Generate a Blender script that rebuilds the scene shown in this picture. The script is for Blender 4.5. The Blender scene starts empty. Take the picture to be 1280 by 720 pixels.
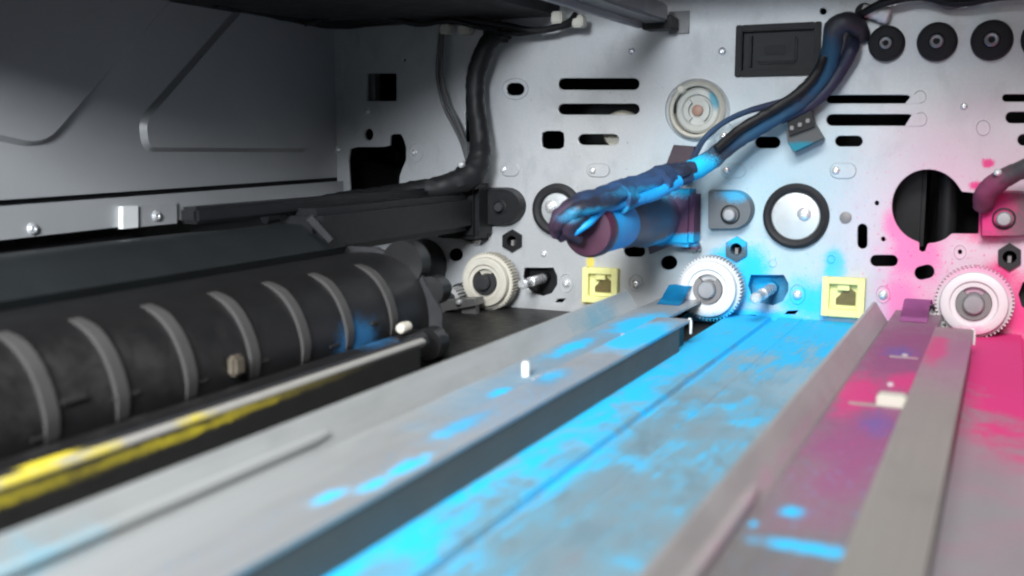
import bpy, bmesh, math, random
from mathutils import Vector, Matrix, noise as mnoise

random.seed(7)
S = 0.001                      # all builders work in millimetres
scene = bpy.context.scene
C = scene.collection

# ------------------------------------------------------------------ camera
FPX = 1300.0                   # focal length in pixels of a 1280 wide frame
DW = 415.0                     # camera to back wall, mm
CAM = Vector((0.0, -DW, 70.0))
PSI = math.atan(625.0 / FPX * math.cos(math.atan(185.0 / FPX)))
TH = math.atan(185.0 / FPX)
Rv = Vector((math.cos(PSI), math.sin(PSI), 0))
Fv = Vector((-math.sin(PSI) * math.cos(TH), math.cos(PSI) * math.cos(TH), -math.sin(TH)))
Uv = Rv.cross(Fv)
cam_d = bpy.data.cameras.new('camera')
cam_d.sensor_width = 36.0
cam_d.lens = FPX / 1280.0 * 36.0
cam_d.clip_start = 0.01
cam_d.clip_end = 50.0
cam_d.dof.use_dof = True
cam_d.dof.focus_distance = 0.425
cam_d.dof.aperture_fstop = 13.0
cam = bpy.data.objects.new('camera', cam_d)
C.objects.link(cam)
M = Matrix((Rv, Uv, -Fv)).transposed().to_4x4()
M.translation = CAM * S
cam.matrix_world = M
scene.camera = cam

# ------------------------------------------------------------------ light
w = bpy.data.worlds.new('World')
scene.world = w
w.use_nodes = True
bg = w.node_tree.nodes['Background']
bg.inputs[0].default_value = (0.62, 0.70, 0.80, 1)
bg.inputs[1].default_value = 0.055

def area(name, loc, tgt, size, power, col, size_y=None):
    l = bpy.data.lights.new(name, 'AREA')
    l.energy = power
    l.color = col
    l.size = size * S
    if size_y:
        l.shape = 'RECTANGLE'; l.size_y = size_y * S
    o = bpy.data.objects.new(name, l)
    C.objects.link(o)
    o.location = Vector(loc) * S
    d = (Vector(tgt) - Vector(loc)).normalized()
    o.rotation_euler = d.to_track_quat('-Z', 'Y').to_euler()
    return o

rl = area('room_light', (-70, -620, 206), (-285, -180, 48), 110, 0.72, (0.88, 0.94, 1.0), 60)
rl.data.spread = math.radians(64)
area('ceiling_light', (-120, -950, 560), (-170, -250, 10), 260, 5.0, (1.0, 0.98, 0.93), 200)
area('key_light', (90, -720, 600), (-50, -30, 10), 240, 8.2, (0.98, 0.99, 1.0), 300)
sp = bpy.data.lights.new('fill_spot', 'SPOT')  # fill spot added near the camera to brighten the back wall
sp.energy = 0.35
sp.color = (1.0, 0.99, 0.97)
sp.shadow_soft_size = 0.022
sp.spot_size = math.radians(58)
sp.spot_blend = 1.0
lamp = bpy.data.objects.new('fill_spot', sp)
C.objects.link(lamp)
lamp.location = Vector((25, -390, 112)) * S
lamp.rotation_euler = (Vector((-58, 0, 10)) - Vector((25, -390, 112))).to_track_quat('-Z', 'Y').to_euler()

scene.view_settings.view_transform = 'Standard'
scene.view_settings.look = 'None'
scene.view_settings.gamma = 1.0
scene.view_settings.use_curve_mapping = False
scene.view_settings.exposure = 0.0
scene.render.engine = 'CYCLES'
scene.cycles.use_denoising = True
scene.cycles.pixel_filter_type = 'BLACKMAN_HARRIS'
scene.cycles.filter_width = 2.2
scene.cycles.max_bounces = 6

# ------------------------------------------------------------------ pixel rays -> points on real planes (mm)
def ray(px, py):
    return Rv * (px - 640.0) + Uv * (360.0 - py) + Fv * FPX
def wp(px, py, h=0.0):         # point standing h mm in front of the back wall
    d = ray(px, py); t = (-h - CAM.y) / d.y
    return CAM + d * t
def fz(px, py, z=0.0):         # point at height z
    d = ray(px, py); t = (z - CAM.z) / d.z
    return CAM + d * t
XL = wp(421, 190).x            # left wall
def lw(px, py, h=0.0):
    d = ray(px, py); t = (XL + h - CAM.x) / d.x
    return CAM + d * t
def mmpx(px, py, h=0.0):       # vertical mm per pixel on the wall there
    return abs((wp(px, py + 1, h) - wp(px, py, h)).z)

# ------------------------------------------------------------------ materials
MATS = {}
class N:
    def __init__(s, name):
        s.m = bpy.data.materials.new(name); s.m.use_nodes = True
        s.nt = s.m.node_tree; s.b = s.nt.nodes['Principled BSDF']; s.pos = None
    def new(s, t, **k):
        n = s.nt.nodes.new(t)
        for a, v in k.items(): setattr(n, a, v)
        return n
    def link(s, a, b): s.nt.links.new(a, b)
    def coords(s):
        if s.pos is None:
            g = s.new('ShaderNodeNewGeometry')
            v = s.new('ShaderNodeVectorMath', operation='SCALE'); v.inputs['Scale'].default_value = 1000.0
            s.link(g.outputs['Position'], v.inputs[0]); s.pos = v.outputs[0]
        return s.pos
    def noise(s, scale, detail=4, rough=0.55, stretch=None, distort=0.0, off=None):
        p = s.coords()
        mp = s.new('ShaderNodeMapping')
        st = stretch or (1, 1, 1)
        mp.inputs['Scale'].default_value = tuple(scale * q for q in st)
        if off: mp.inputs['Location'].default_value = off
        s.link(p, mp.inputs[0])
        n = s.new('ShaderNodeTexNoise'); n.inputs['Scale'].default_value = 1.0
        n.inputs['Detail'].default_value = detail; n.inputs['Roughness'].default_value = rough
        n.inputs['Distortion'].default_value = distort
        s.link(mp.outputs[0], n.inputs['Vector'])
        return n.outputs[0]
    def math(s, op, a, b=None, c=None, clamp=False):
        n = s.new('ShaderNodeMath', operation=op); n.use_clamp = clamp
        for i, v in enumerate((a, b, c)):
            if v is None: continue
            if isinstance(v, (int, float)): n.inputs[i].default_value = v
            else: s.link(v, n.inputs[i])
        return n.outputs[0]
    def step(s, v, lo, hi):
        n = s.new('ShaderNodeMapRange', interpolation_type='SMOOTHSTEP')
        n.inputs[1].default_value = lo; n.inputs[2].default_value = hi
        s.link(v, n.inputs[0]); return n.outputs[0]
    def mix(s, f, a, b):
        n = s.new('ShaderNodeMix', data_type='RGBA')
        for i, v in ((0, f), (6, a), (7, b)):
            if isinstance(v, (int, float)): n.inputs[i].default_value = v
            elif isinstance(v, tuple): n.inputs[i].default_value = v + (1,) if len(v) == 3 else v
            else: s.link(v, n.inputs[i])
        return n.outputs[2]
    def blob(s, c, r, amp=0.5, scale=0.12, hard=0.35, stretch=None, off=None):
        """soft stain: 1 inside an uneven ellipsoid about c (mm) with radii r"""
        p = s.coords()
        v = s.new('ShaderNodeVectorMath', operation='SUBTRACT'); s.link(p, v.inputs[0]); v.inputs[1].default_value = tuple(c)
        u = s.new('ShaderNodeVectorMath', operation='DIVIDE'); s.link(v.outputs[0], u.inputs[0]); u.inputs[1].default_value = tuple(r)
        l = s.new('ShaderNodeVectorMath', operation='LENGTH'); s.link(u.outputs[0], l.inputs[0])
        nz = s.noise(scale, 5, 0.6, stretch, 0.3, off)
        if not hasattr(s, 'grain'): s.grain = s.math('MULTIPLY', s.math('SUBTRACT', s.noise(1.9, 3, 0.7), 0.5), 1.5)
        d = s.math('ADD', l.outputs['Value'], s.math('ADD', s.grain, s.math('MULTIPLY', s.math('SUBTRACT', nz, 0.5), amp * 2)))
        return s.step(d, 1.0 + hard, 1.0 - hard) if False else s.math('SUBTRACT', 1.0, s.step(d, 1.0 - hard, 1.0 + hard))
    def maxi(s, ms):
        r = ms[0]
        for m in ms[1:]: r = s.math('MAXIMUM', r, m)
        return r
    def bump(s, h, dist=0.05, strength=0.3):
        n = s.new('ShaderNodeBump'); n.inputs['Strength'].default_value = strength
        n.inputs['Distance'].default_value = dist * S
        s.link(h, n.inputs['Height']); s.link(n.outputs[0], s.b.inputs['Normal'])
    def done(s, col=None, rough=0.5, metal=0.0):
        if col is not None:
            if isinstance(col, tuple): s.b.inputs['Base Color'].default_value = col + (1,)
            else: s.link(col, s.b.inputs['Base Color'])
        for k, v in (('Roughness', rough), ('Metallic', metal)):
            if isinstance(v, (int, float)): s.b.inputs[k].default_value = v
            else: s.link(v, s.b.inputs[k])
        return s.m

CYAN = (0.003, 0.49, 0.88)
CYAN_D = (0.004, 0.12, 0.36)
MAG = (0.72, 0.018, 0.20)
MAG_L = (0.75, 0.16, 0.40)
PURP = (0.13, 0.035, 0.085)
YEL = (0.62, 0.50, 0.02)

def plain(name, col, rough=0.5, metal=0.0, var=0.25, scale=0.25, bump=0.04):
    n = N(name)
    z = n.noise(scale, 5)
    lo = tuple(c * (1 - var) for c in col); hi = tuple(min(1, c * (1 + var)) for c in col)
    c = n.mix(z, lo, hi)
    r = n.math('ADD', n.math('MULTIPLY', n.noise(scale * 2.3, 3), 0.25), rough - 0.12)
    if bump: n.bump(n.noise(1.6, 3), bump, 0.4)
    if max(col) < 0.06: n.b.inputs['Specular IOR Level'].default_value = 0.22
    return n.done(c, r, metal)

def stained(name, col, stains, rough=0.5, metal=0.0, var=0.18, scale=0.2, stretch=None, bump=0.05, specks=()):
    """stains: list of (colour, strength, [(centre, radii, amp, scale, hard), ...])"""
    n = N(name)
    z = n.noise(scale, 5, 0.6, stretch)
    c = n.mix(z, tuple(q * (1 - var) for q in col), tuple(min(1, q * (1 + var)) for q in col))
    if stretch:
        sk = n.noise(0.9, 4, 0.65, (1, 0.02, 1))
        c = n.mix(n.math('MULTIPLY', n.step(sk, 0.45, 0.75), 0.22), c, tuple(min(1, q * 1.4) for q in col))
        sm = n.step(n.noise(0.05, 5, 0.6, (1.6, 0.5, 1), 0.5, (3, 8, 1)), 0.48, 0.7)
        c = n.mix(n.math('MULTIPLY', sm, 0.30), c, tuple(q * 0.6 for q in col))
    allm = None
    for k, (sc, st, blobs) in enumerate(stains):
        m = n.maxi([n.blob(b[0], b[1], *(b[2:5] if len(b) > 2 else ()), stretch=b[5] if len(b) > 5 else None, off=(k * 31.7, k * 12.1, 4.4 * k)) for b in blobs])
        m = n.math('MULTIPLY', m, st)
        c = n.mix(m, c, sc)
        allm = m if allm is None else n.math('MAXIMUM', allm, m)
    for k, (sc, ctr, rad, lo) in enumerate(specks):
        m = n.math('MULTIPLY', n.step(n.noise(0.75, 3, 0.6, None, 0.4, (k*17.3, 5*k, 3.1*k)), lo, lo + 0.05), n.blob(ctr, rad, 0.4, 0.06, 0.8))
        c = n.mix(n.math('MULTIPLY', m, 0.85), c, sc)
    rr = n.math('ADD', n.math('MULTIPLY', allm, 0.9 - rough), rough) if allm is not None else rough
    mm = n.math('MULTIPLY', n.math('SUBTRACT', 1.0, allm), metal) if (allm is not None and metal) else metal
    if bump: n.bump(n.noise(1.3, 4), bump, 0.35)
    return n.done(c, rr, mm)

# ------------------------------------------------------------------ object helpers
ROOT = {}
def tag(o, label=None, cat=None, group=None, kind=None):
    if label: o['label'] = label
    if cat: o['category'] = cat
    if group: o['group'] = group
    if kind: o['kind'] = kind
    return o
def thing(name, label, cat, loc, group=None):
    o = bpy.data.objects.new(name, None); C.objects.link(o)
    o.empty_display_size = 0.005
    o.location = Vector(loc) * S
    ROOT[o] = Vector(loc)
    return tag(o, label, cat, group)
def obj(name, bm, mat, parent=None, loc=None, smooth=True):
    """link bm (mm, world coordinates) as ONE mesh object under parent, or top level with its origin at loc"""
    org = ROOT[parent] if parent is not None else Vector(loc if loc is not None else (0, 0, 0))
    bmesh.ops.recalc_face_normals(bm, faces=bm.faces[:])
    for v in bm.verts: v.co = (v.co - org) * S
    me = bpy.data.meshes.new(name); bm.to_mesh(me); bm.free()
    if smooth:
        me.polygons.foreach_set('use_smooth', [True] * len(me.polygons))
        me.set_sharp_from_angle(angle=math.radians(38))
    me.materials.append(mat)
    o = bpy.data.objects.new(name, me); C.objects.link(o)
    ROOT[o] = org
    if parent is not None: o.parent = parent
    else: o.location = org * S
    return o
def B(): return bmesh.new()
def face(bm, pts):
    vs = [bm.verts.new(p) for p in pts]
    try: return bm.faces.new(vs)
    except ValueError: return None
def box(bm, lo, hi, bev=0.0):
    x0, y0, z0 = lo; x1, y1, z1 = hi
    b = bmesh.new() if bev else bm
    v = [b.verts.new(p) for p in ((x0,y0,z0),(x1,y0,z0),(x1,y1,z0),(x0,y1,z0),(x0,y0,z1),(x1,y0,z1),(x1,y1,z1),(x0,y1,z1))]
    for f in ((0,3,2,1),(4,5,6,7),(0,1,5,4),(1,2,6,5),(2,3,7,6),(3,0,4,7)): b.faces.new([v[i] for i in f])
    if bev:
        bmesh.ops.bevel(b, geom=b.edges[:], offset=bev, segments=2, affect='EDGES')
        me = bpy.data.meshes.new('t'); b.to_mesh(me); b.free(); bm.from_mesh(me); bpy.data.meshes.remove(me)
    return bm
def prism(bm, pts, vec, inset=0.0, top_scale=None):
    """extrude polygon pts (3D) by vec; the far cap may be shrunk towards its centroid by inset mm"""
    vec = Vector(vec); pts = [Vector(p) for p in pts]
    c = sum(pts, Vector()) / len(pts)
    a = [bm.verts.new(p) for p in pts]
    if inset:
        up = vec.normalized(); q = []
        n = len(pts)
        nrm = Vector()
        for i in range(n): nrm += (pts[i]-c).cross(pts[(i+1) % n]-c)
        sgn = 1 if nrm.dot(up) > 0 else -1
        for i in range(n):
            e1 = (pts[i]-pts[i-1]).normalized(); e2 = (pts[(i+1) % n]-pts[i]).normalized()
            n1 = up.cross(e1) * sgn; n2 = up.cross(e2) * sgn
            m = (n1+n2); m = m / max(0.35, m.length_squared / 2 * 1.0) if m.length > 1e-6 else n1
            q.append(pts[i] + m * inset * 1.0 / 1.0)
        b = [bm.verts.new(p + vec) for p in q]
    else:
        b = [bm.verts.new(p + vec) for p in pts]
    n = len(pts)
    bm.faces.new(a); bm.faces.new(b)
    for i in range(n): bm.faces.new((a[i], a[(i+1) % n], b[(i+1) % n], b[i]))
    return bm
def lathe(bm, c, axis, prof, n=32, squash=None):
    """revolve prof [(r, along axis)] about axis through c"""
    axis = Vector(axis).normalized(); c = Vector(c)
    e1 = axis.orthogonal().normalized() if abs(axis.z) > 0.9 else Vector((0, 0, 1)).cross(axis).normalized()
    e2 = axis.cross(e1)
    rings = []
    for r, h in prof:
        if r < 1e-6: rings.append([bm.verts.new(c + axis * h)])
        else: rings.append([bm.verts.new(c + axis * h + (e1 * math.cos(2*math.pi*i/n) + e2 * math.sin(2*math.pi*i/n)) * r) for i in range(n)])
    for A, Bq in zip(rings, rings[1:]):
        for i in range(n):
            j = (i+1) % n
            if len(A) == 1 and len(Bq) == 1: break
            if len(A) == 1: bm.faces.new((A[0], Bq[i], Bq[j]))
            elif len(Bq) == 1: bm.faces.new((A[i], A[j], Bq[0]))
            else: bm.faces.new((A[i], A[j], Bq[j], Bq[i]))
    return bm
def spline(pts, k=8):
    pts = [Vector(p) for p in pts]; out = []
    P = [pts[0]*2 - pts[1]] + pts + [pts[-1]*2 - pts[-2]]
    for i in range(1, len(P)-2):
        p0, p1, p2, p3 = P[i-1:i+3]
        for j in range(k):
            t = j / k
            out.append(0.5*((2*p1) + (p2-p0)*t + (2*p0-5*p1+4*p2-p3)*t*t + (3*p1-p0-3*p2+p3)*t*t*t))
    out.append(pts[-1]); return out
def tube(bm, pts, rad, n=12, k=8, wob=0.0, smooth=True, caps=True):
    m = len(pts)
    path = spline(pts, k) if smooth and m > 2 else [Vector(p) for p in pts]
    L = len(path)
    if isinstance(rad, (int, float)): rr = [rad] * L
    else:
        rr = []
        for i in range(L):
            t = i / (L-1) * (m-1); a = min(int(t), m-2); f = t - a
            rr.append(rad[a]*(1-f) + rad[a+1]*f)
    up = Vector((0.3, 0.2, 1)); rings = []
    prev = None
    for i, p in enumerate(path):
        d = (path[min(i+1, L-1)] - path[max(i-1, 0)]).normalized()
        if prev is None: e1 = d.cross(up).normalized()
        else: e1 = (prev - d * prev.dot(d)).normalized()
        prev = e1; e2 = d.cross(e1); ring = []
        for q in range(n):
            a = 2*math.pi*q/n
            r = rr[i]
            o = e1*math.cos(a) + e2*math.sin(a)
            if wob: r *= 1 + wob * (mnoise.noise((p + o*rr[i]) * 0.35) + 0.6 * mnoise.noise((p + o*rr[i]) * 0.95))
            ring.append(bm.verts.new(p + o*r))
        rings.append(ring)
    for A, Bq in zip(rings, rings[1:]):
        for q in range(n): bm.faces.new((A[q], A[(q+1) % n], Bq[(q+1) % n], Bq[q]))
    if caps:
        bm.faces.new(rings[0]); bm.faces.new(rings[-1])
    return bm
def holed_plate(name, outer, holes, thick):
    """2D loops (x, z) -> bmesh of a plate with real openings, front face at y = 0, back at y = thick"""
    cu = bpy.data.curves.new(name, 'CURVE'); cu.dimensions = '2D'; cu.fill_mode = 'BOTH'; cu.extrude = thick / 2 - 0.25; cu.bevel_depth = 0.25; cu.bevel_resolution = 1
    for lp in [outer] + holes:
        sp = cu.splines.new('POLY'); sp.points.add(len(lp) - 1); sp.use_cyclic_u = True
        for p, q in zip(sp.points, lp): p.co = (q[0], q[1], 0, 1)
    o = bpy.data.objects.new(name + '_c', cu); C.objects.link(o)
    dg = bpy.context.evaluated_depsgraph_get()
    me = bpy.data.meshes.new_from_object(o.evaluated_get(dg))
    bm = bmesh.new(); bm.from_mesh(me)
    bpy.data.objects.remove(o); bpy.data.curves.remove(cu); bpy.data.meshes.remove(me)
    for v in bm.verts: v.co = Vector((v.co.x, thick/2 - v.co.z, v.co.y))
    bmesh.ops.remove_doubles(bm, verts=bm.verts[:], dist=1e-4)
    return bm

# ---- pixel outlines on the back wall
def W2(pts): return [(wp(x, y).x, wp(x, y).z) for x, y in pts]
def circ(cx, cy, rx, ry=None, n=28, a0=0, a1=360):
    ry = ry or rx
    full = a1 - a0 >= 360
    k = n if full else n + 1
    return [(cx + rx*math.cos(math.radians(a0 + (a1-a0)*i/n)), cy + ry*math.sin(math.radians(a0 + (a1-a0)*i/n))) for i in range(k)]
def slot(x0, y0, x1, y1, n=7, tilt=0.0):
    """rounded slot filling a pixel box"""
    w_, h_ = x1-x0, y1-y0; r = min(w_, h_)/2; pts = []
    for cx, cy, s in ((x1-r, y1-r, 0), (x0+r, y1-r, 90), (x0+r, y0+r, 180), (x1-r, y0+r, 270)):
        for i in range(n):
            a = math.radians(s + 90*i/(n-1)); pts.append((cx + r*math.cos(a), cy + r*math.sin(a)))
    out = []
    for p in pts:
        if not out or (abs(p[0]-out[-1][0]) + abs(p[1]-out[-1][1])) > 0.05: out.append(p)
    if abs(out[0][0]-out[-1][0]) + abs(out[0][1]-out[-1][1]) < 0.05: out.pop()
    if tilt:
        cx, cy = (x0+x1)/2, (y0+y1)/2; a = math.radians(tilt)
        out = [(cx + (x-cx)*math.cos(a) - (y-cy)*math.sin(a), cy + (x-cx)*math.sin(a) + (y-cy)*math.cos(a)) for x, y in out]
    return out
def rrect(x0, y0, x1, y1, r=3, n=4, tilt=0):
    pts = []
    for cx, cy, s in ((x1-r, y1-r, 0), (x0+r, y1-r, 90), (x0+r, y0+r, 180), (x1-r, y0+r, 270)):
        for i in range(n):
            a = math.radians(s + 90*i/(n-1)); pts.append((cx + r*math.cos(a), cy + r*math.sin(a)))
    if tilt:
        cx, cy = (x0+x1)/2, (y0+y1)/2; a = math.radians(tilt)
        pts = [(cx + (x-cx)*math.cos(a) - (y-cy)*math.sin(a), cy + (x-cx)*math.sin(a) + (y-cy)*math.cos(a)) for x, y in pts]
    return pts
def hexa(cx, cy, r, a0=30):
    return circ(cx, cy, r, r*1.05, 6, a0, a0+360)
def W3(pts, h=0.0): return [wp(x, y, h) for x, y in pts]
def Wflat(pts, h=0.0):         # the outline taken on the wall, then lifted h mm straight out
    return [wp(x, y) + Vector((0, -h, 0)) for x, y in pts]

# ------------------------------------------------------------------ surface materials
def P(px, py, h=0): return tuple(wp(px, py, h))
def F(px, py, z=0): return tuple(fz(px, py, z))

wall_mat = stained('galvanised_wall', (0.47, 0.48, 0.49), [
    ((0.33, 0.58, 0.70), 0.55, [(P(950, 235), (38, 20, 26), 0.5, 0.04, 0.9), (P(960, 340), (34, 20, 18), 0.5, 0.05, 0.9)]),
    (CYAN, 0.95, [(P(938, 345), (7, 20, 12), 0.7, 0.14, 0.5), (P(935, 398), (34, 20, 4), 0.5, 0.12, 0.4),
                  (P(1012, 378), (10, 20, 8), 0.8, 0.12, 0.6), (P(1043, 335), (4, 20, 7), 0.5, 0.2, 0.4), (P(905, 325), (5, 20, 5), 0.6, 0.2, 0.5)]),
    ((0.68, 0.44, 0.55), 0.75, [(P(1205, 250), (30, 20, 26), 0.5, 0.04, 0.9), (P(1220, 345), (32, 20, 28), 0.5, 0.05, 0.9)]),
    (MAG_L, 0.85, [(P(1142, 318), (10, 20, 12), 0.7, 0.10, 0.6), (P(1122, 282), (5, 20, 7), 0.5, 0.1, 0.5), (P(1128, 380), (8, 20, 12), 0.8, 0.1, 0.7)]),
    (MAG, 0.9, [(P(1235, 204), (2.0, 20, 1.6), 0.5, 0.4, 0.4), (P(1221, 232), (2.4, 20, 1.6), 0.5, 0.4, 0.4), (P(1250, 345), (6, 20, 6), 0.7, 0.2, 0.6),
                (P(1270, 390), (9, 20, 12), 0.7, 0.1, 0.7), (P(1232, 283), (10, 20, 5), 0.5, 0.2, 0.6)]),
    (YEL, 0.85, [(P(738, 327), (1.8, 20, 2.6), 0.6, 0.4, 0.5), (P(735, 378), (3.0, 20, 1.0), 0.6, 0.4, 0.5)]),
    ((0.25, 0.24, 0.23), 0.5, [(P(650, 385), (40, 20, 3), 0.5, 0.2, 0.6), (P(540, 300), (22, 20, 14), 0.5, 0.08, 0.8)]),
], rough=0.42, metal=0.35, var=0.06, scale=0.05, stretch=(1, 1, 1), specks=[(CYAN, P(930, 300), (44, 20, 30), 0.64), (MAG, P(1180, 310), (40, 20, 34), 0.63), ((0.12, 0.12, 0.12), P(700, 260), (120, 20, 60), 0.68)])
left_mat = plain('painted_side_panel', (0.40, 0.40, 0.405), 0.45, 0.25, 0.06, 0.04)
black_plastic = plain('black_plastic', (0.012, 0.012, 0.013), 0.45, 0, 0.3)
dark_plastic = plain('dark_grey_plastic', (0.030, 0.030, 0.032), 0.5, 0, 0.3)
rubber = plain('black_rubber', (0.022, 0.022, 0.024), 0.62, 0, 0.3)
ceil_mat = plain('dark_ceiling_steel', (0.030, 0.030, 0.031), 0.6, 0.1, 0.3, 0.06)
chrome = plain('bright_steel', (0.82, 0.82, 0.83), 0.26, 0.6, 0.08)
dull_steel = plain('dull_steel', (0.36, 0.36, 0.37), 0.42, 0.6, 0.1)
grey_steel = plain('grey_steel_bracket', (0.17, 0.17, 0.17), 0.45, 0.4, 0.15)
grey_clip = plain('grey_clip_plastic', (0.20, 0.19, 0.19), 0.5, 0.1, 0.12)
white_plastic = plain('white_plastic', (0.74, 0.74, 0.73), 0.45, 0, 0.06)
cream_plastic = plain('cream_plastic', (0.54, 0.52, 0.45), 0.45, 0, 0.08)
dusty_cream = plain('dusty_cream_plastic', (0.50, 0.47, 0.40), 0.55, 0, 0.15, 0.3)
yellow_plastic = plain('pale_yellow_plastic', (0.72, 0.70, 0.30), 0.5, 0, 0.12, 0.4)

# ------------------------------------------------------------------ setting: back wall with its openings
holes_px = {
    'square': rrect(458, 91, 496, 127, 2),
    'oval_small': circ(461, 168, 6, 8, 16),
    'dot_a': circ(505, 75, 2.5, 3, 10),
    'irregular': [(437, 242), (435, 200), (437, 186), (445, 183), (480, 183), (487, 181), (487, 170), (490, 167), (501, 167), (504, 172), (508, 184), (508, 200), (503, 211), (500, 220), (499, 236), (494, 242)],
    'behind_cable': rrect(581, 138, 594, 178, 2),
    'oblong': slot(632, 103, 656, 120),
    'notched': [(677, 166), (683, 163), (700, 163), (705, 166), (706, 175), (705, 184), (700, 187), (683, 187), (677, 184), (676, 175)],
    's1': slot(697, 97, 800, 113), 's2': slot(697, 129, 800, 144), 's3': slot(722, 167, 774, 182),
    's4': slot(943, 170, 976, 186), 's5': slot(1032, 118, 1139, 130), 's6': slot(1032, 142, 1143, 158), 's7': slot(1043, 169, 1079, 184),
    's8': slot(1252, 117, 1330, 128), 's9': slot(1256, 139, 1340, 155), 's10': slot(1271, 167, 1305, 183),
    'dial': circ(872, 138, 33, 31), 'dot_b': circ(1029, 14, 5, 5, 14),
    'coupler': circ(697, 262, 28, 30), 'coupler2': circ(995, 270, 36, 36),
    'big': [(1225, 241), (1224, 293)] + [(1190, 293)] + circ(1160, 258, 46, 47, 26, 60, 88) + [(1160, 306), (1157, 315), (1152, 316), (1148, 313), (1148, 304)] + circ(1160, 258, 46, 47, 26, 108, 322) + [(1203, 239)],
    'v_slot': slot(1071, 279, 1085, 312), 'h_slot': slot(1087, 318, 1123, 334),
    'tilt_hole': slot(1142, 331, 1169, 350, tilt=-14), 'tilt_hole2': slot(825, 319, 847, 338, tilt=-14), 'tilt_hole3': slot(560, 310, 579, 327, tilt=-14),
    'flat_hole': slot(779, 306, 807, 322),
    'hex1': hexa(641, 301, 14), 'hex2': hexa(921, 311, 15.5), 'hex3': hexa(1262, 321, 17),
    'dot_c': circ(1096, 254, 3.6, 4, 12), 'dot_d': circ(1104, 299, 3.6, 4, 12), 'dot_e': circ(1200, 315, 3.6, 4, 12),
    'bit1': [(691, 379), (697, 373), (709, 372), (703, 379)], 'bit2': [(978, 394), (984, 388), (1000, 387), (994, 394)],
    'bit3': [(928, 397), (928, 393), (946, 393), (946, 397)],
    'stud1': [(655, 334), (692, 334), (697, 345), (697, 356), (690, 367), (678, 371), (665, 367), (656, 358), (653, 346)],
    'stud2': [(938, 343), (980, 343), (986, 354), (986, 364), (979, 377), (966, 383), (950, 379), (938, 369), (934, 357)],
    'stud3': [(1278, 352), (1322, 352), (1330, 365), (1330, 378), (1320, 392), (1305, 398), (1288, 394), (1276, 383), (1272, 368)],
    'socket': rrect(922, 33, 1024, 93, 2),
}
outer = [(XL + 0.0, -8), (175, -8), (175, 185), (XL, 185)]
wall = obj('back_wall', holed_plate('w', outer, [W2(p) for p in holes_px.values()], 1.6), wall_mat, None, (0, 0, 0), smooth=False)
tag(wall, 'pale galvanised steel back wall punched with slots and round openings', None, None, 'structure')

cav = box(B(), (XL - 5, 1.7, -10), (180, 62, 190)); cav.faces.ensure_lookup_table()
bmesh.ops.delete(cav, geom=[f for f in cav.faces if all(abs(v.co.y - 1.7) < 1e-3 for v in f.verts)], context='FACES')
o = obj('rear_cavity', cav, black_plastic, None, (0, 0, 0), smooth=False); tag(o, 'dark hollow behind the punched steel back wall', None, None, 'structure')

# parts of the wall
def add_screw(px, py, rpx=5.0, h=0.0, mat=None, parent=None):
    c = wp(px, py); r = rpx * mmpx(px, py)
    bm = B()
    lathe(bm, c + Vector((0, -h, 0)), (0, -1, 0), [(r, 0), (r*1.0, 0.25*r), (r*0.85, 0.5*r), (r*0.5, 0.68*r), (r*0.34, 0.70*r), (r*0.22, 0.42*r), (0, 0.38*r)], 14)
    return obj('screw', bm, mat or chrome, parent or wall)
def add_pad(pts_px, h=0.45):
    p = Wflat(pts_px, 0)
    return obj('embossed_pad', prism(B(), p, (0, -h, 0), inset=0.5), wall_mat, wall)
def add_ring(px, py, rx, ry=None):
    pts = [wp(a, b) for a, b in circ(px, py, rx, ry or rx, 26)]
    bm = B(); n = len(pts)
    c = sum(pts, Vector())/n
    inn = [c + (p-c)*0.90 for p in pts]
    a = [bm.verts.new(p) for p in pts]; m = [bm.verts.new((p+q)/2 + Vector((0, -0.4, 0))) for p, q in zip(pts, inn)]; b = [bm.verts.new(p) for p in inn]
    for i in range(n):
        j = (i+1) % n
        bm.faces.new((a[i], a[j], m[j], m[i])); bm.faces.new((m[i], m[j], b[j], b[i]))
    return obj('embossed_ring', bm, wall_mat, wall)

add_pad(slot(626, 204, 650, 221)); add_pad(slot(733, 204, 763, 222)); add_pad(slot(901, 204, 933, 223)); add_pad(slot(1037, 203, 1071, 224))
add_pad(slot(1034, 203, 1036, 224)) if False else None
for a in ((630, 212, 4.5), (741, 213, 5), (908, 213, 5), (1045, 213, 5.5), (790, 64, 4.5), (903, 64, 5), (905, 170, 5.5),
          (459, 139, 4), (422, 187, 4.5), (517, 191, 4), (522, 307, 5), (708, 354, 5), (795, 355, 6), (997, 368, 6),
          (1104, 368, 6), (1205, 133, 4.5), (680, 317, 4), (744, 316, 4), (585, 110, 3)):
    if a[0] == 585: continue
    add_screw(*a)
add_screw(594, 297, 10); add_screw(868, 307, 10)
add_ring(520, 191, 9, 12); add_ring(644, 111, 17, 14); add_ring(905, 168, 14, 16); add_ring(708, 354, 9, 12); add_ring(997, 368, 10, 13)
add_ring(795, 354, 9, 11); add_ring(1104, 368, 9, 11); add_ring(1200, 315, 8, 9); add_ring(966, 329, 5, 5); add_ring(1039, 324, 5, 5)
add_ring(1150, 121, 8, 8); add_ring(1151, 149, 8, 9); add_ring(1229, 160, 9, 10); add_ring(872, 138, 41, 40)
# grey rivet and the stepped lower sub-plate seams
obj('rivet', lathe(B(), wp(1057, 272), (0, -1, 0), [(2.3, 0), (2.2, 0.5), (1.2, 0.8), (0, 0.85)], 16), grey_clip, wall)
for xs in ((424, 33, 155), (447, 40, 60)):
    a, b = wp(xs[0], xs[1]), wp(xs[0] + 4, xs[2])
    obj('folded_seam', box(B(), (a.x, -0.7, b.z), (a.x + 1.2, 0.0, a.z)), wall_mat, wall)
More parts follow.
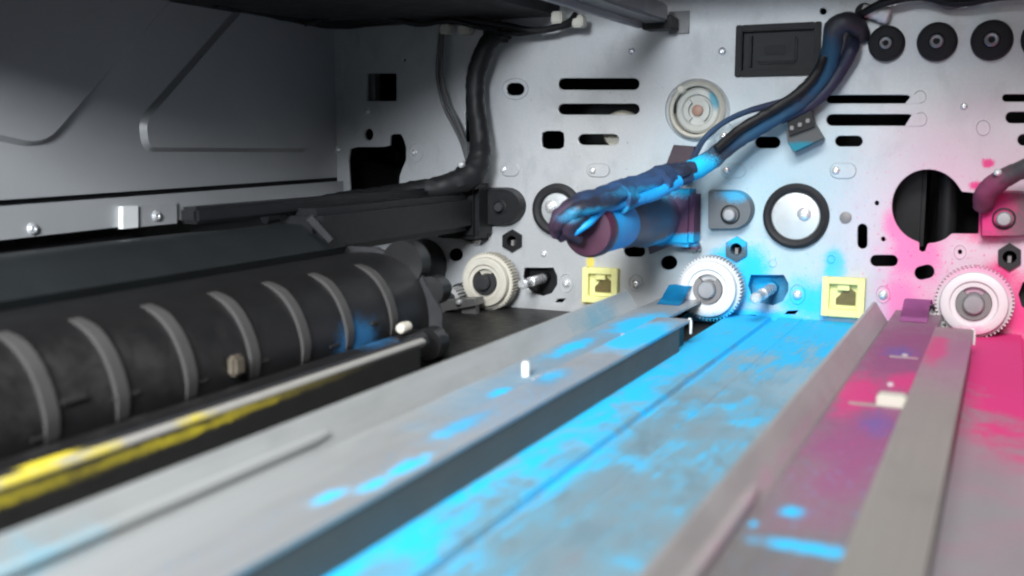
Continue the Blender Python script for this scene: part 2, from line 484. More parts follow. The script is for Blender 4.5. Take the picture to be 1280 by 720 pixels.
# louvre lips of the tall slots' right ends
for y0, y1 in ((117, 131), (141, 159)):
    obj('slot_lip', prism(B(), Wflat([(1131, y1 - 1), (1141, y0 + 1), (1150, y0 + 2), (1150, y1 - 2)], -0.6), (0, -1.0, 0)), wall_mat, wall)

# left side wall: flat panel with raised pressings, lower flange strip
zb = lw(0, 257).z
ly0 = -430
g0, g1 = lw(0, 257), lw(415, 222)
bm = B()
prism(bm, [(XL, 0, g1.z), (XL, ly0, g0.z - 0.0), (XL, ly0, 190), (XL, 0, 190)], (-1.5, 0, 0))
lwall = obj('left_wall', bm, left_mat, None, (XL, 0, 0), smooth=False)
tag(lwall, 'grey painted side wall with two raised pressed panels', None, None, 'structure')
def soft(pts, r=0.25, k=5):
    out = []; n = len(pts)
    for i in range(n):
        p0, p1, p2 = Vector(pts[i-1]), Vector(pts[i]), Vector(pts[(i+1) % n])
        a = p1 + (p0-p1).normalized() * min(r, (p0-p1).length*0.45); b = p1 + (p2-p1).normalized() * min(r, (p2-p1).length*0.45)
        for j in range(k+1):
            t = j/k; out.append((a*(1-t)+p1*t)*(1-t) + (p1*(1-t)+b*t)*t)
    return out
def pressing(px, r):
    p = soft([lw(*q) for q in px], r)
    return obj('raised_panel', prism(B(), p, (2.2, 0, 0), inset=1.7), left_mat, lwall)
pressing([(-120, 150), (52, 188), (215, 0), (300, -110), (-120, -200)], 9)
pressing([(300, 5), (172, 150), (178, 190), (384, 190), (384, 10), (384, -70), (340, -70)], 5)
bm = B()
s0, s1 = lw(-30, 262), lw(-30, 308)
prism(bm, [(XL + 3, ly0, s0.z - 1.0), (XL + 3, 0 - 2, lw(420, 226).z), (XL + 3, -2, lw(420, 252).z), (XL + 3, ly0, s1.z - 1.0)], (1.5, 0, 0))
fl = obj('lower_flange', bm, left_mat, lwall, smooth=False)
bm = B(); prism(bm, [(XL - 3, ly0, g0.z + 2), (XL - 3, -1, g1.z + 2), (XL - 3, -1, 30), (XL - 3, ly0, 20)], (1.0, 0, 0))
obj('gap_shade_sheet', bm, black_plastic, lwall, smooth=False)  # black sheet paints the shade in the gap above the flange
bp = [lw(x, y, 4.6) for x, y in ((168, 257), (218, 253), (218, 279), (168, 284))]
bk = obj('bracket', prism(B(), bp, (1.2, 0, 0)), left_mat, lwall, smooth=False)
for px, py in ((195, 270), (40, 286)):
    c = lw(px, py, 5.8 if px > 100 else 4.5)
    obj('screw', lathe(B(), c, (1, 0, 0), [(2.0, 0), (2.0, 0.5), (1.3, 1.2), (0.7, 1.25), (0.4, 0.7), (0, 0.7)], 14), chrome, lwall)
wt = [lw(x, y, 4.6) for x, y in ((148, 258), (167, 257), (167, 284), (148, 286))]
tag(obj('white_tab', prism(B(), wt, (2.2, 0, 0)), white_plastic, None, wt[0], smooth=False), 'small white plastic tab on the side wall strip beside the bracket', 'tab')

# ceiling above the left half, with the dark loom trough along it
cx1 = wp(700, 30).x
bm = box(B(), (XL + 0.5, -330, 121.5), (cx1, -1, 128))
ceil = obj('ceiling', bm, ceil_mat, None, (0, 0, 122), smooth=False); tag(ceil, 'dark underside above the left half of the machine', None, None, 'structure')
bm = box(B(), (cx1 + 0.5, -92, 133), (178, -1, 139))  # unseen plate, its overhang shaped to shade the top of the right wall
o = obj('upper_shade_plate', bm, ceil_mat, None, (0, 0, 133), smooth=False); tag(o, 'unseen dark plate added above the right half to shade the wall top', None, None, 'structure')

# base floor under everything
bm = box(B(), (XL - 2, -430, -9), (180, -0.2, -4.0))
floor = obj('base_floor', bm, plain('black_base', (0.028, 0.027, 0.026), 0.45, 0.1, 0.3, 0.1), None, (0, 0, -4.0), smooth=False)
tag(floor, 'black base under the rails and trays', None, None, 'structure')

# ------------------------------------------------------------------ trays
def groove_tray(name, label, x0, x1, grooves, mat, thin=()):
    t = thing(name, label, 'tray', ((x0+x1)/2, -200, 0))
    # profile across X with pressed steps, extruded along Y
    xs = [(x0, 0.0)]
    for g, w_, d in grooves: xs += [(g - w_/2 - 0.5, 0.0), (g - w_/2, -d), (g + w_/2, -d), (g + w_/2 + 0.5, 0.0)]
    xs.append((x1, 0.0))
    prof = xs + [(x1, -3.0), (x0, -3.0)]
    bm = B(); A = [bm.verts.new((x, -400, z)) for x, z in prof]; D = [bm.verts.new((x, -0.4, z)) for x, z in prof]
    for i in range(len(prof)):
        j = (i+1) % len(prof); bm.faces.new((A[i], A[j], D[j], D[i]))
    obj('tray_sheet', bm, mat, t, smooth=False)
    return t

def tray_material(name, base, tones, metal=0.3):
    n = N(name)
    z = n.noise(0.06, 4, 0.6, (1, 0.35, 1))
    c = n.mix(z, tuple(q*0.8 for q in base), tuple(q*1.2 for q in base))
    return n, c

# cyan tray: powder drifts thick along the rail and the wall, rubbed and streaked in the middle
n, c = tray_material('cyan_dusted_tray', (0.30, 0.35, 0.39), None)
drift = n.noise(0.085, 5, 0.58, (1.0, 0.5, 1), 0.25)
streak = n.noise(0.55, 4, 0.6, (1.0, 0.10, 1), 0.1, (2, 5, 1))
fine = n.noise(1.3, 4, 0.7, (1.0, 0.7, 1))
sep = n.new('ShaderNodeSeparateXYZ'); n.link(n.coords(), sep.inputs[0])
X, Y = sep.outputs[0], sep.outputs[1]
edge = n.math('SUBTRACT', 1.0, n.step(X, -96, -72))            # against the left rail
back = n.step(Y, -120, -25)                                    # towards the wall
amt = n.math('ADD', n.math('MULTIPLY', edge, 0.52), n.math('MULTIPLY', back, 0.50))
amt = n.math('ADD', amt, n.math('ADD', 0.10, n.math('MULTIPLY', n.math('SUBTRACT', streak, 0.5), 0.9)))
amt = n.math('ADD', amt, n.math('MULTIPLY', n.step(Y, -270, -190), 0.12))
amt = n.math('ADD', amt, n.math('MULTIPLY', n.math('SUBTRACT', drift, 0.5), 1.5))
amt = n.math('ADD', amt, n.math('MULTIPLY', n.math('SUBTRACT', fine, 0.5), 0.55))
film = n.step(amt, -0.45, 0.35)
thick = n.step(amt, 0.12, 0.66)
c = n.mix(n.math('MULTIPLY', film, 0.55), c, (0.20, 0.50, 0.64))
c = n.mix(n.math('MULTIPLY', thick, 0.95), c, CYAN)
# wiped, rubbed patches in the front half
rub = n.step(n.noise(0.045, 4, 0.55, (1.3, 0.8, 1), 1.6, (7, 40, 2)), 0.50, 0.62)
sw = n.math('MULTIPLY', rub, n.math('SUBTRACT', 1.0, n.step(Y, -150, -70)))
c = n.mix(n.math('MULTIPLY', sw, 0.60), c, (0.21, 0.32, 0.38))
dirt = n.step(n.noise(0.16, 5, 0.6, (1.4, 0.5, 1), 0.6, (50, 3, 1)), 0.56, 0.70)
c = n.mix(n.math('MULTIPLY', dirt, 0.42), c, (0.17, 0.24, 0.29))
n.bump(n.math('ADD', thick, n.math('MULTIPLY', fine, 0.5)), 0.35, 0.5)
cy_mat = n.done(c, n.math('ADD', n.math('MULTIPLY', thick, 0.42), 0.38), n.math('MULTIPLY', n.math('SUBTRACT', 1.0, thick), 0.35))
RX1, RX2 = -96.0, -7.4        # right edges of the two rails
tray1 = groove_tray('toner_tray', 'steel tray thickly dusted with cyan toner between the two rails', RX1 - 3.0, -36.5, [(-81.2, 2.4, 1.5), (-69.5, 0.5, 0.5)], cy_mat)

n, c = tray_material('magenta_dusted_tray', (0.26, 0.25, 0.26), None)
drift = n.noise(0.07, 5, 0.55, (0.7, 0.6, 1), 0.6, (9, 2, 3))
sep = n.new('ShaderNodeSeparateXYZ'); n.link(n.coords(), sep.inputs[0])
back = n.step(sep.outputs[1], -260, -60)
amt = n.math('ADD', n.math('MULTIPLY', back, 0.65), n.math('MULTIPLY', n.math('SUBTRACT', drift, 0.5), 1.3))
amt = n.math('ADD', amt, n.math('MULTIPLY', n.math('SUBTRACT', n.noise(1.3, 4, 0.7), 0.5), 0.5))
c = n.mix(n.math('MULTIPLY', n.step(amt, -0.1, 0.5), 0.55), c, (0.45, 0.16, 0.26))
th2 = n.step(amt, 0.28, 0.55)
c = n.mix(n.math('MULTIPLY', th2, 0.9), c, MAG)
n.bump(n.noise(0.5, 4), 0.2, 0.4)
mg_mat = n.done(c, n.math('ADD', n.math('MULTIPLY', th2, 0.4), 0.42), 0.15)
tray2 = groove_tray('toner_tray', 'steel tray dusted with magenta toner at the right edge', RX2 - 3.0, 75, [(9, 2.4, 1.5)], mg_mat)

# ------------------------------------------------------------------ rails
def rail_mat(name, base, stains, rough=0.40, metal=0.45, specks=()):
    return stained(name, base, stains, rough, metal, 0.10, 0.05, (1, 0.15, 1), specks=specks)
def rail(label, xr, dw, pw, flange_h, yend, mats, group='slide rails between the trays', lip_y=None):
    """deck with upright left flange, raised plate on the right and its drop to the tray"""
    zp, zd = 9.0, 7.0
    xp = xr - pw; xf = xp - dw
    t = thing('slide_rail', label, 'rail', (xf, -200, 0), group)
    y0 = -405
    obj('deck', box(B(), (xf, y0, zd - 0.9), (xp + 0.4, yend[0], zd)), mats[0], t, smooth=False)
    bm = B()      # flange: leans out a little, bent end near the wall
    prism(bm, [(xf - 0.05, y0, zd - 0.9), (xf - 0.05, yend[1], zd - 0.9), (xf - 4.6, yend[1], zd + flange_h), (xf - 4.6, y0, zd + flange_h)], (-1.0, 0, 0))
    fl = obj('flange', bm, mats[1], t, smooth=False)
    if lip_y is not None:
        bm = B(); tube(bm, [(xf - 1.7, y0, zd + 2.0), (xf - 1.7, lip_y - 6, zd + 2.0), (xf - 2.0, lip_y, zd + 2.0)], [1.1, 1.1, 0.9], 12, 2, smooth=False)
        obj('bead', bm, mats[1], fl)
    obj('raised_plate', box(B(), (xp + 0.4, y0, zp - 0.9), (xr, yend[2], zp)), mats[2], t, smooth=False)
    obj('plate_step', box(B(), (xp + 0.4, y0, zd - 0.9), (xp + 1.0, yend[2], zp - 0.91)), mats[2], t, smooth=False)
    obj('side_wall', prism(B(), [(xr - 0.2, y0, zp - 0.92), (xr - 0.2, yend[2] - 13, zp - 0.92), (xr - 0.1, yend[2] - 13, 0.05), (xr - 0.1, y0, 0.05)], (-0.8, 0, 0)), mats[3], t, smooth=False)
    return t, xf, xp, zd, zp

side_shade_mat = plain('rail_side_shade', (0.115, 0.098, 0.086), 0.65, 0.1, 0.15, 0.05)  # rail steel painted darker to carry the shade of the gap
endY = [fz(850, 398, 9).y, fz(806, 362, 14).y]
CB = lambda px, py, z, r, a=0.5, sc=0.15, hd=0.4: (F(px, py, z), r, a, sc, hd)
r1_deck = rail_mat('rail_deck_cyan_spots', (0.43, 0.44, 0.44), [
    ((0.06, 0.22, 0.36), 0.6, [CB(740, 430, 7, (14, 60, 20), 0.6, 0.08, 0.6), CB(640, 480, 7, (9, 40, 20), 0.8, 0.10, 0.5)]),
    (CYAN, 0.95, [CB(715, 434, 7, (3, 16, 10), 1.0, 0.25, 0.6), CB(625, 490, 7, (2, 5, 10), 0.8, 0.3, 0.6), CB(800, 405, 7, (8, 22, 10), 0.6, 0.15, 0.4)])])
r1_fl = rail_mat('rail_flange_grey', (0.44, 0.45, 0.44), [((0.06, 0.30, 0.42), 0.7, [CB(60, 652, 15, (4, 14, 8), 0.6, 0.2, 0.5), CB(770, 395, 10, (10, 20, 5), 0.6, 0.1, 0.6)])], 0.38, 0.4)
r1_pl = rail_mat('rail_plate_cyan_spots', (0.43, 0.44, 0.45), [
    (CYAN, 0.95, [CB(411, 621, 9, (1.6, 4.5, 6), 0.9, 0.45, 0.55), CB(468, 605, 9, (1.6, 5, 6), 0.9, 0.45, 0.55), CB(512, 582, 9, (2.0, 8, 6), 1.0, 0.4, 0.55), CB(575, 532, 9, (2.5, 10, 6), 1.0, 0.3, 0.7),
                  CB(800, 420, 9, (9, 26, 8), 0.7, 0.12, 0.4), CB(690, 470, 9, (3, 8, 6), 1.0, 0.3, 0.7)]),
    ((0.10, 0.20, 0.32), 0.5, [CB(650, 500, 9, (9, 40, 6), 0.8, 0.1, 0.5)])], specks=[(CYAN, F(600, 520, 9), (14, 110, 10), 0.63)])
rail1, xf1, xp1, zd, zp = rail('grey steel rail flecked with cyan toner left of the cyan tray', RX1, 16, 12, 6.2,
                               (-6, endY[1], endY[0]), (r1_deck, r1_fl, r1_pl, side_shade_mat), lip_y=fz(385, 545, 8).y)
r2_deck = rail_mat('rail_deck_magenta', (0.27, 0.255, 0.255), [
    ((0.26, 0.045, 0.17), 0.85, [CB(1130, 440, 7, (16, 70, 10), 0.5, 0.08, 0.7), CB(1080, 540, 7, (11, 55, 10), 0.8, 0.08, 0.8)]),
    (MAG, 0.7, [CB(1075, 490, 7, (5, 22, 10), 0.9, 0.15, 0.5), CB(1135, 478, 7, (5, 12, 10), 0.9, 0.2, 0.5)]),
    ((0.10, 0.10, 0.36), 0.6, [CB(1125, 440, 7, (4, 8, 10), 1.3, 0.25, 0.8), CB(1095, 530, 7, (3, 9, 10), 1.3, 0.25, 0.9)]),
    (CYAN, 0.95, [CB(1010, 685, 7, (8, 2.4, 10), 0.9, 0.4, 0.55), CB(990, 640, 7, (1.8, 2.6, 10), 1.0, 0.5, 0.7), CB(938, 655, 7, (1.1, 1.6, 10), 0.8, 0.5, 0.5)])], specks=[(CYAN, F(1010, 670, 7), (14, 50, 10), 0.64), (MAG, F(1110, 480, 7), (14, 70, 10), 0.62)])
r2_fl = rail_mat('rail_flange_pinkish', (0.43, 0.405, 0.40), [((0.42, 0.14, 0.26), 0.5, [CB(1090, 430, 14, (7, 30, 7), 0.6, 0.1, 0.6), CB(1000, 560, 9, (3, 60, 2), 0.9, 0.1, 0.6)])])
r2_pl = rail_mat('rail_plate_beige', (0.37, 0.345, 0.315), [
    ((0.36, 0.10, 0.24), 0.75, [CB(1190, 440, 9, (11, 42, 10), 0.5, 0.08, 0.8)]), (MAG, 0.6, [CB(1170, 435, 9, (3, 22, 10), 0.8, 0.15, 0.5), CB(1185, 405, 9, (8, 8, 10), 0.8, 0.15, 0.5)])])
side_shade_mat2 = stained('rail_side_shade_magenta', (0.12, 0.115, 0.11), [((0.30, 0.02, 0.09), 0.8, [CB(1205, 520, 5, (9, 34, 12), 0.6, 0.08, 0.5)])], 0.4, 0.3)  # dark base paints the gap's shade, the magenta stain is toner
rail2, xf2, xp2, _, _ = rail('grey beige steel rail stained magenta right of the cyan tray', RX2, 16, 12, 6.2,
                             (-6, fz(1108, 372, 15).y, fz(1190, 410, 9).y), (r2_deck, r2_fl, r2_pl, side_shade_mat2), lip_y=fz(926, 602, 10).y)

cyan_coat = stained('cyan_coated_steel', (0.01, 0.42, 0.82), [((0.05, 0.12, 0.2), 0.5, [(P(830, 400, 20), (10, 20, 8), 0.9, 0.1, 0.6)])], 0.6, 0.0, 0.3, 0.1)
mag_coat = stained('violet_coated_steel', (0.60, 0.20, 0.50), [(MAG, 0.7, [(F(1150, 405, 10), (4, 8, 8), 0.7, 0.2, 0.5)]), ((0.10, 0.18, 0.5), 0.7, [(F(1145, 435, 8), (8, 6, 4), 0.7, 0.15, 0.5)])], 0.55, 0, 0.2, 0.1)
# rail end details: bent spring tab, end hook, locating pins, rivets
def rail_ends(root, xf, xp, xr, coat, ye, hook, gap):
    ya = ye
    bm = B()
    path = [(-2, 0.3), (-7, 2.8), (-16, 3.6), (-27, 1.0), (-32, 0.2)]
    pr = [(y, zd + z + 2.0 if i < 3 else zd + z) for i, (y, z) in enumerate(path)]
    x0, x1 = xf + 3.5, xp - 3.5
    up = [bm.verts.new((x0, y, z)) for y, z in pr]; dn = [bm.verts.new((x1, y, z)) for y, z in pr]
    for i in range(len(pr)-1): bm.faces.new((up[i], up[i+1], dn[i+1], dn[i]))
    bmesh.ops.solidify(bm, geom=bm.faces[:], thickness=0.7)
    obj('spring_tab', bm, coat, root)
    bm = B(); tube(bm, [(xr - 0.5, ya + 0.2, zp + 0.2), (xr + 0.1, ya - 0.2, zp - 1.5), (xr + 0.2, ya - 0.5, zp - 5)], [0.6, 0.5, 0.4], 10, 4)
    obj('end_hook', bm, hook, root)
    obj('open_end_shade', box(B(), (xr - 9, ya - 13, 0.3), (xr - 2.1, ya - 1, zp - 1.0)), black_plastic, root, smooth=False)  # black block stands in for the shade inside the open rail end
rail_ends(rail1, xf1, xp1, RX1, cyan_coat, endY[0], white_plastic, 0)
rail_ends(rail2, xf2, xp2, RX2, mag_coat, fz(1190, 410, 9).y, white_plastic, 0)
def pin(px, py, r, h, root, mat, name='locating_pin'):
    c = fz(px, py, zd)
    obj(name, lathe(B(), c, (0, 0, 1), [(r, 0), (r, h*0.8), (r*0.8, h), (0, h)], 14), mat, root)
pin(657, 470, 1.1, 4.0, rail1, white_plastic)
for px, py, r in ((724, 450, 0.9), (779, 420, 0.9)): pin(px, py, r, 0.8, rail1, chrome, 'rivet')
pin(1131, 446, 0.9, 0.8, rail2, chrome, 'rivet'); pin(1113, 482, 0.9, 0.8, rail2, chrome, 'rivet')
c = fz(1115, 508, zd)
obj('stop_block', box(B(), (c.x - 3.4, c.y - 2.6, zd), (c.x + 3.2, c.y + 2.6, zd + 3.0), 0.5), cream_plastic, rail2)
for px, py in ((690, 464), (672, 472)):
    c = fz(px, py, zd + 0.05); obj('scratch_burr', box(B(), (c.x - 0.5, c.y - 3.0, zd), (c.x + 0.6, c.y + 3.0, zd + 0.35), 0.12), chrome, rail1)
for px, py in ((1085, 507), (1132, 448)):
    c = fz(px, py, zd); obj('pressed_lip', box(B(), (c.x - 4.5, c.y - 0.6, zd), (c.x + 3.5, c.y + 0.6, zd + 0.5), 0.15), r2_pl, rail2)

# ------------------------------------------------------------------ gears
def gear_bm(c, r_out, r_root, r_in, y0, y1, teeth):
    """ring of teeth between y0 and y1 (mm in front of the wall)"""
    bm = B(); n = teeth
    pts = []
    for i in range(n):
        a = 2*math.pi*i/n; s = 2*math.pi/n
        for f, r in ((0.0, r_root), (0.18, r_root), (0.34, r_out), (0.62, r_out), (0.80, r_root)):
            pts.append((a + f*s, r))
    def ring(rf, y): return [bm.verts.new((c.x + rf(r)*math.cos(a), -y, c.z + rf(r)*math.sin(a))) for a, r in pts]
    A = ring(lambda r: r, y0); D = ring(lambda r: r, y1); E = ring(lambda r: r_in, y1); G = ring(lambda r: r_in, y0)
    m = len(pts)
    for i in range(m):
        j = (i+1) % m
        bm.faces.new((A[i], A[j], D[j], D[i])); bm.faces.new((D[i], D[j], E[j], E[i])); bm.faces.new((E[i], E[j], G[j], G[i])); bm.faces.new((G[i], G[j], A[j], A[i]))
    return bm
def arc_ring(c, r0, r1, y0, y1, a0, a1, n=30):
    bm = B(); rows = []
    for i in range(n+1):
        a = math.radians(a0 + (a1-a0)*i/n); d = Vector((math.cos(a), 0, math.sin(a)))
        rows.append([bm.verts.new(Vector((c.x, -y, c.z)) + d*r) for r, y in ((r0, y0), (r1, y0), (r1, y1), (r0, y1))])
    for A, Bq in zip(rows, rows[1:]):
        for q in range(4): bm.faces.new((A[q], A[(q+1) % 4], Bq[(q+1) % 4], Bq[q]))
    bm.faces.new(rows[0]); bm.faces.new(rows[-1]); return bm
def drive_gear(px, py, rpx, label, mat, rimmat, h=14.0, shaftmat=None, clipmat=None, inner=0.46):
    c = wp(px, py, h); c.y = 0
    k = mmpx(px, py, h); R = rpx * k
    t = thing('drive_gear', label, 'gear', (c.x, 0, c.z), 'white toothed gears along the back wall')
    obj('tooth_ring', gear_bm(c, R, R*0.94, R*0.3, h - 9, h - 3.2, 56), rimmat, t)
    bm = B(); lathe(bm, c, (0, -1, 0), [(R*0.25, h - 9), (R*0.84, h - 9), (R*0.86, h - 1.5), (R*0.84, h - 0.3), (R*0.81, h), (R*0.62, h), (R*0.58, h - 0.8), (R*inner, h - 0.9), (R*inner, h - 4), (R*0.25, h - 4)], 48)
    obj('face_flange', bm, mat, t)
    obj('snap_ring', arc_ring(c, R*0.28, R*0.44, h - 2.4, h + 0.2, 128, 410), clipmat or grey_clip, t)
    obj('shaft', lathe(B(), c, (0, -1, 0), [(R*0.27, 0.5), (R*0.27, h + 1.6), (R*0.23, h + 2.2), (0, h + 2.3)], 28), shaftmat or dull_steel, t)
    return t, c, R
gear_rim = plain('worn_gear_teeth', (0.42, 0.42, 0.41), 0.5, 0, 0.15, 0.3)
g_cy_c = wp(885, 362, 14)
gear_cyan = stained('white_gear_cyan_dust', (0.66, 0.67, 0.67), [(CYAN, 0.95, [((g_cy_c.x + 2, g_cy_c.y, g_cy_c.z - 13.5), (11, 30, 3.6), 0.5, 0.2, 0.5)])], 0.45, 0, 0.05)
rim_cyan = stained('gear_teeth_cyan_dust', (0.50, 0.51, 0.52), [(CYAN, 0.95, [((g_cy_c.x + 6, g_cy_c.y, g_cy_c.z - 13), (11, 30, 7), 0.4, 0.2, 0.5)])], 0.5, 0, 0.1)
g_mg_c = wp(1217, 378, 14)
gear_mag = stained('white_gear_magenta_dust', (0.66, 0.61, 0.63), [(MAG_L, 0.5, [((g_mg_c.x, g_mg_c.y, g_mg_c.z - 12), (10, 30, 3), 0.6, 0.2, 0.5)])], 0.45, 0, 0.05)
rim_mag = stained('gear_teeth_magenta_dust', (0.50, 0.47, 0.48), [(MAG_L, 0.55, [((g_mg_c.x + 4, g_mg_c.y, g_mg_c.z + 9), (14, 30, 8), 0.5, 0.15, 0.6)])], 0.5, 0, 0.1)
drive_gear(605, 353, 36, 'dusty cream gear with dark shaft nearest the dark roller unit', dusty_cream, dusty_cream, 14, dark_plastic, dark_plastic)
drive_gear(884, 362, 41, 'clean white gear with its lower teeth caked in cyan toner', gear_cyan, rim_cyan)
drive_gear(1217, 380, 46, 'white gear with pink dusted teeth above the magenta tray', gear_mag, rim_mag)
# small pinions half hidden behind the rails' ends
def pinion(px, py, rpx, label, h=12):
    c = wp(px, py, h); c.y = 0; R = rpx * mmpx(px, py, h)
    t = thing('pinion_gear', label, 'gear', (c.x, 0, c.z), 'small pinions beside the large gears')
    obj('tooth_ring', gear_bm(c, R, R*0.8, R*0.45, 4, h, 16), gear_rim, t)
    obj('shaft', lathe(B(), c, (0, -1, 0), [(R*0.44, 0.3), (R*0.44, h + 1), (0, h + 1.2)], 18), dark_plastic, t)
    bm = B(); lathe(bm, c, (0, -1, 0), [(R*1.25, 0.2), (R*1.25, 3.6), (R*1.15, 4.0), (R*0.5, 4.0)], 28)
    obj('hub_cup', bm, dark_plastic, t)
pinion(564, 372, 12, 'small toothed pinion below left of the dusty cream gear')
pinion(838, 385, 13, 'small toothed pinion tucked beside the cyan caked gear')
pinion(1165, 405, 15, 'small toothed pinion tucked beside the pink dusted gear')

# ------------------------------------------------------------------ drive couplings (black ring, silver disc)
def coupling(px, py, ro, ri, label, spx, h=5.0):
    c = wp(px, py); k = mmpx(px, py); c.y = 0
    t = thing('drive_coupling', label, 'coupling', (c.x, 0, c.z), 'round silver drive couplings')
    Ro, Ri = ro*k, ri*k
    obj('rubber_ring', lathe(B(), c, (0, -1, 0), [(Ri*0.98, -1.0), (Ri*0.98, 1.2), (Ri*1.05, 2.6), ((Ro+Ri)/2, 3.0), (Ro*0.97, 2.2), (Ro, 0.05)], 44), rubber, t)
    d = obj('disc', lathe(B(), c, (0, -1, 0), [(Ri, -0.6), (Ri, 0.2), (Ri*0.93, 0.9), (Ri*0.4, 1.3), (0, 1.4)], 44), silver_disc, t)
    s = wp(spx[0], spx[1]); s.y = 0
    obj('centre_screw', lathe(B(), s, (0, -1, 0), [(2.6, 1.0), (2.6, 1.9), (1.8, 2.6), (0.9, 2.7), (0.5, 2.0), (0, 2.0)], 18), chrome, d)
silver_disc = plain('silver_disc', (0.62, 0.64, 0.64), 0.36, 0.55, 0.08, 0.4)
coupling(697, 262, 33, 22, 'round coupling with black ring partly behind the cyan stained nozzle', (690, 258))
coupling(995, 270, 41, 31, 'round silver coupling in a black ring standing free on the wall', (1006, 267))

# ------------------------------------------------------------------ locating sockets (D shaped blocks with a pin)
def dsocket(x0, y0, x1, y1, pinpx, label, mat, pinmat, h=6.0, rp=8):
    r = (y1-y0)/2
    pts = [(x0, y1), (x0, y0)] + circ(x1 - r, (y0+y1)/2, r, r, 14, -90, 90)
    p = Wflat(pts, -0.4)
    c = wp((x0+x1)/2, y1)
    t = thing('locating_socket', label, 'socket', (c.x, 0, c.z), 'D shaped locating sockets')
    obj('block', prism(B(), p, (0, -h, 0), inset=0.6), mat, t)
    k = mmpx(*pinpx); q = wp(*pinpx); q.y = 0
    obj('recess', lathe(B(), q, (0, -1, 0), [(rp*k*1.5, h - 0.55), (rp*k*1.5, h + 0.05), (rp*k*1.3, h + 0.15), (rp*k*1.25, h - 0.5)], 26), black_plastic, t)
    obj('pin', lathe(B(), q, (0, -1, 0), [(rp*k, h - 1), (rp*k, h + 1.6), (rp*k*0.8, h + 2.2), (0, h + 2.3)], 22), pinmat, t)
sock_cy = stained('socket_grey_cyan', (0.10, 0.11, 0.12), [(CYAN, 0.6, [(P(918, 243, 6), (6, 20, 2.4), 0.9, 0.2, 0.7)])], 0.5)
sock_mg = stained('socket_grey_magenta', (0.13, 0.07, 0.09), [(MAG, 0.8, [(P(1235, 260, 6), (8, 20, 12), 0.6, 0.12, 0.6)])], 0.5)
dsocket(606, 234, 658, 281, (632, 258), 'black locating socket left of the first coupling ring', black_plastic, dark_plastic, 6, 6)
dsocket(888, 237, 944, 286, (917, 267), 'grey locating socket with cyan dust beside the cyan stained nozzle', sock_cy, dull_steel)
dsocket(1226, 238, 1300, 295, (1255, 272), 'magenta stained locating socket beside the large dark opening', sock_mg, dull_steel, 6, 9)

# ------------------------------------------------------------------ studs in D shaped recesses
def stud(px, py, tip, rpx, label, cupmat, pinmat):
    c = wp(px, py); k = mmpx(px, py); c.y = 0
    t = thing('drive_stud', label, 'stud', (c.x, 0, c.z), 'steel studs in D shaped recesses')
    obj('recess_cup', lathe(B(), c, (0, -1, 0), [(rpx*k*1.15, -1.7), (rpx*k*1.15, -7.5), (rpx*k*0.3, -7.5), (rpx*k*0.3, -2.5), (0, -2.5)], 28), cupmat, t)
    q = wp(px, py); q.y = 0
    # length of the stud from where its tip shows
    best = min(range(5, 40), key=lambda h: abs((wp(*tip, h) - Vector((q.x, -h, q.z))).x))
    obj('stud_shaft', lathe(B(), q, (0, -1, 0), [(2.2, -5), (2.2, best*0.55), (1.8, best*0.56), (1.8, best*0.78), (2.1, best*0.8), (2.1, best - 0.5), (1.5, best), (0, best)], 18), pinmat, t)
stud(675, 349, (652, 356), 21, 'bright steel stud in the black D recess right of the cream gear', black_plastic, chrome)
cup_cy = stained('cup_cyan', (0.03, 0.20, 0.36), [(CYAN, 0.9, [(P(950, 352), (6, 20, 5), 0.7, 0.2, 0.5)])], 0.5)
stud(962, 362, (944, 368), 24, 'steel stud in the blue dusted D recess right of the white gear', cup_cy, chrome)
stud(1300, 375, (1284, 380), 26, 'stud recess cut off by the right edge of the picture', rubber, dull_steel)

# hex bushings
def hexbush(px, py, r, label, mat):
    c = wp(px, py); c.y = 0; k = mmpx(px, py)
    t = thing('hex_bushing', label, 'bushing', (c.x, 0, c.z), 'hexagonal bushings in the back wall')
    bm = B(); bore = r*k*0.48
    A, D = [], []
    n = 24
    outl = W2(hexa(px, py, r*0.97))
    per = []
    for i in range(6):
        for j in range(4):
            t_ = j/4; a, b = outl[i], outl[(i+1) % 6]; per.append((a[0]*(1-t_)+b[0]*t_, a[1]*(1-t_)+b[1]*t_))
    o1 = [bm.verts.new((x, 4, z)) for x, z in per]; o2 = [bm.verts.new((x, -1.2, z)) for x, z in per]
    inn = []
    for x, z in per:
        d = Vector((x-c.x, 0, z-c.z)).normalized(); inn.append(d)
    i2 = [bm.verts.new(Vector((c.x, -1.2, c.z)) + d*bore) for d in inn]; i1 = [bm.verts.new(Vector((c.x, 8, c.z)) + d*bore) for d in inn]
    for i in range(n):
        j = (i+1) % n
        for U_, V_ in ((o1, o2), (o2, i2), (i2, i1)): bm.faces.new((U_[i], U_[j], V_[j], V_[i]))
    obj('hex_sleeve', bm, mat, t)
    obj('bore_key', box(B(), (c.x - bore*0.25, -0.4, c.z - bore*0.9), (c.x + bore*0.25, 6, c.z + bore*0.1)), grey_clip, t, smooth=False)
hexbush(641, 301, 14, 'black hexagonal bushing above the black D recess', black_plastic)
hexbush(921, 311, 15.5, 'cyan dusted hexagonal bushing above right of the white gear', stained('hex_cyan', (0.05, 0.09, 0.12), [(CYAN, 0.8, [(P(925, 300), (6, 20, 3), 0.7, 0.2, 0.5)])], 0.5))
hexbush(1262, 321, 17, 'dark hexagonal bushing at the right edge above the pink dusted gear', dark_plastic)

